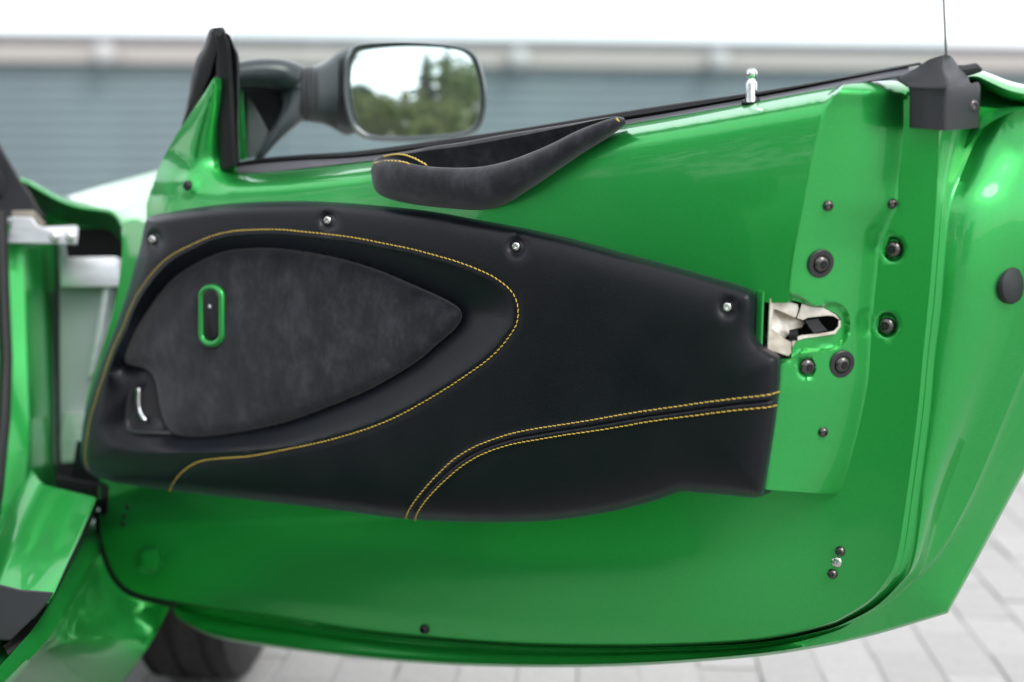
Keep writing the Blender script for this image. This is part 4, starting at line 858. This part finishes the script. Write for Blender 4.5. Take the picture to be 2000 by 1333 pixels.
MB().add(*prism([(116, 563), (225, 563), (215, 640), (200, 700), (180, 770), (168, 830), (160, 905), (118, 905)], 2.16, 2.11, 2, pf=D)).build('pillar_extrusion', M('dull_aluminium', (0.36, 0.40, 0.40), 0.5, 0.4), hp)
MB().add(*prism([(202, 563), (214, 563), (200, 650), (180, 730), (172, 740)], 2.12, 2.085, 1, pf=D)).build('extrusion_rib', alu, hp)
MB().add(*prism([(128, 808), (170, 806), (166, 860), (164, 900), (120, 905), (118, 860)], 2.11, 2.085, 1.5, pf=D)).build('lower_hinge', alu, hp)
MB().add(*prism([(150, 862), (205, 862), (205, 1000), (192, 965), (150, 945), (138, 935)], 2.05, 2.02, 2, pf=D)).build('hinge_boot', rubber, hp)
# dark gap behind hinges, cowl underside, door seal, windscreen pillar, sill trim
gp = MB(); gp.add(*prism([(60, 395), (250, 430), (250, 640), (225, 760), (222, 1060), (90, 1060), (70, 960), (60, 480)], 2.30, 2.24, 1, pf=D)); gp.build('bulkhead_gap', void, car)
MB().add(*prism([(88, 396), (235, 432), (236, 446), (90, 446)], 2.22, 2.20, 1, pf=D)).build('cowl_panel', paint, car)
MB().add(*prism([(-140, 60), (0, 284), (37, 346), (60, 380), (84, 424), (60, 424), (20, 424), (-60, 450), (-200, 440)], 2.14, 2.08, 3, pf=D)).build('windscreen_pillar', plastic, car)
MB().add(*tube(dd([(2, 415, 1.99), (6, 560, 1.97), (12, 700, 1.955), (8, 820, 1.93), (-6, 960, 1.86), (-30, 1110, 1.76)]), 0.0085, 10)).build('door_seal', rubber, car)
MB().add(*prism([(-80, 1140), (0, 1142), (40, 1152), (104, 1157), (84, 1188), (22, 1252), (-80, 1245)], 1.68, 1.53, 3, pf=D)).build('sill_trim', carpet, car)
MB().add(*prism([(110, 930), (195, 945), (194, 990), (182, 972), (110, 955)], 2.05, 1.99, 2, pf=D)).build('sill_end', rubber, car)
# wheel
tp = []
hw = 0.085
for x_, r_ in ((-hw, 0.20), (-hw-0.004, 0.235), (-hw+0.003, 0.272), (-hw+0.016, 0.290), (-0.064, 0.2975), (-0.060, 0.291), (-0.052, 0.291), (-0.049, 0.299), (-0.020, 0.300), (-0.017, 0.292), (-0.008, 0.292), (-0.005, 0.300), (0.026, 0.300), (0.029, 0.292), (0.038, 0.292), (0.041, 0.299), (0.066, 0.297), (hw-0.014, 0.289), (hw-0.002, 0.270), (hw+0.004, 0.235), (hw, 0.20)): tp.append((x_, r_))
SEG = 64; v = np.array([(x_, r_*math.cos(2*math.pi*k/SEG), r_*math.sin(2*math.pi*k/SEG)) for x_, r_ in tp for k in range(SEG)])
WCN = np.array([-0.50, 2.295, 0.298])
wh = MB().add(v+WCN, [f_[::-1] for f_ in gridfaces(len(tp), SEG, False, True)]).build('front_wheel', tyre_m, car, angle=35)
rm = [(hw-0.01, 0.205), (hw-0.03, 0.19), (hw-0.035, 0.06), (hw-0.02, 0.05), (hw-0.02, 0.005)]
v = np.array([(x_, r_*math.cos(2*math.pi*k/SEG), r_*math.sin(2*math.pi*k/SEG)) for x_, r_ in rm for k in range(SEG)])
MB().add(v+WCN, [f_[::-1] for f_ in gridfaces(len(rm), SEG, False, True)]).build('wheel_rim', M('dark_alloy', (0.08, 0.08, 0.085), 0.35, 0.8), wh)
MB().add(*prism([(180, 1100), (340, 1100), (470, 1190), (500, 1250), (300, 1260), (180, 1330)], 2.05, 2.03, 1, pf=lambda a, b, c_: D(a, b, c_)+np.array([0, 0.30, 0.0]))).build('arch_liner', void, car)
# sill running back along the door opening
fl_ = MB(); fl_.add(*box((-0.585, 1.08, 0.25), (0.09, 0.56, 0.20))); fo_ = fl_.build('sill_flank', paint, car, smooth=False); bv = fo_.modifiers.new('soft', 'BEVEL'); bv.width = 0.03; bv.segments = 4
# nose of the car ahead of the cabin, and the windscreen frame rising out of the picture
nose = []
for y_, sc_, dz_ in ((2.42, 1.0, 0.0), (2.7, 1.0, 0.01), (3.0, 0.97, -0.03), (3.3, 0.90, -0.12), (3.52, 0.78, -0.24)):
    nose.append(crom([(-1.32+(x_+1.32)*sc_, y_, max(0.16, z_+dz_)) for x_, z_ in ((-0.66, 0.18), (-0.645, 0.40), (-0.66, 0.60), (-0.74, 0.70), (-0.95, 0.745), (-1.32, 0.735), (-1.69, 0.745), (-1.90, 0.70), (-1.98, 0.60), (-1.995, 0.40), (-1.98, 0.18))], 5))
nv = np.array(nose); nv = np.array([crom(nv[:, k], 5) for k in range(nv.shape[1])]); m_n = MB().add(nv.reshape(-1, 3), gridfaces(nv.shape[0], nv.shape[1])); m_n.add(nv[:, -1], [tuple(range(nv.shape[0]))]); m_n.build('car_nose', paint, car, angle=50)
MB().add(*tube(crom([D(np.array(10.), np.array(390.), np.array(2.12)), (-0.84, 1.95, 0.93), (-0.92, 1.70, 1.06), (-1.05, 1.52, 1.12), (-1.32, 1.46, 1.135), (-1.60, 1.52, 1.12), (-1.72, 1.70, 1.06), (-1.80, 1.95, 0.93), (-1.88, 2.15, 0.80)], 6), 0.032, 10)).build('windscreen_frame', plastic, car)
# cabin: black seat and floor, the dark things the open door reflects
cab = MB()
cab.add(*box((-1.15, 1.35, 0.16), (1.15, 1.3, 0.06)))
st_ = MB()
st_.add(*box((-1.0, 1.20, 0.30), (0.46, 0.50, 0.16))); st_.add(*box((-1.0, 0.86, 0.60), (0.46, 0.14, 0.62)))
so_ = st_.build('seat', leather, car, smooth=False); bv = so_.modifiers.new('soft', 'BEVEL'); bv.width = 0.05; bv.segments = 4
cab.add(*box((-1.45, 2.36, 0.48), (1.3, 0.22, 0.52))); cab.add(*box((-1.25, 0.74, 0.5), (1.2, 0.05, 0.7)))
cab.build('cabin_trim', carpet, car, smooth=False)
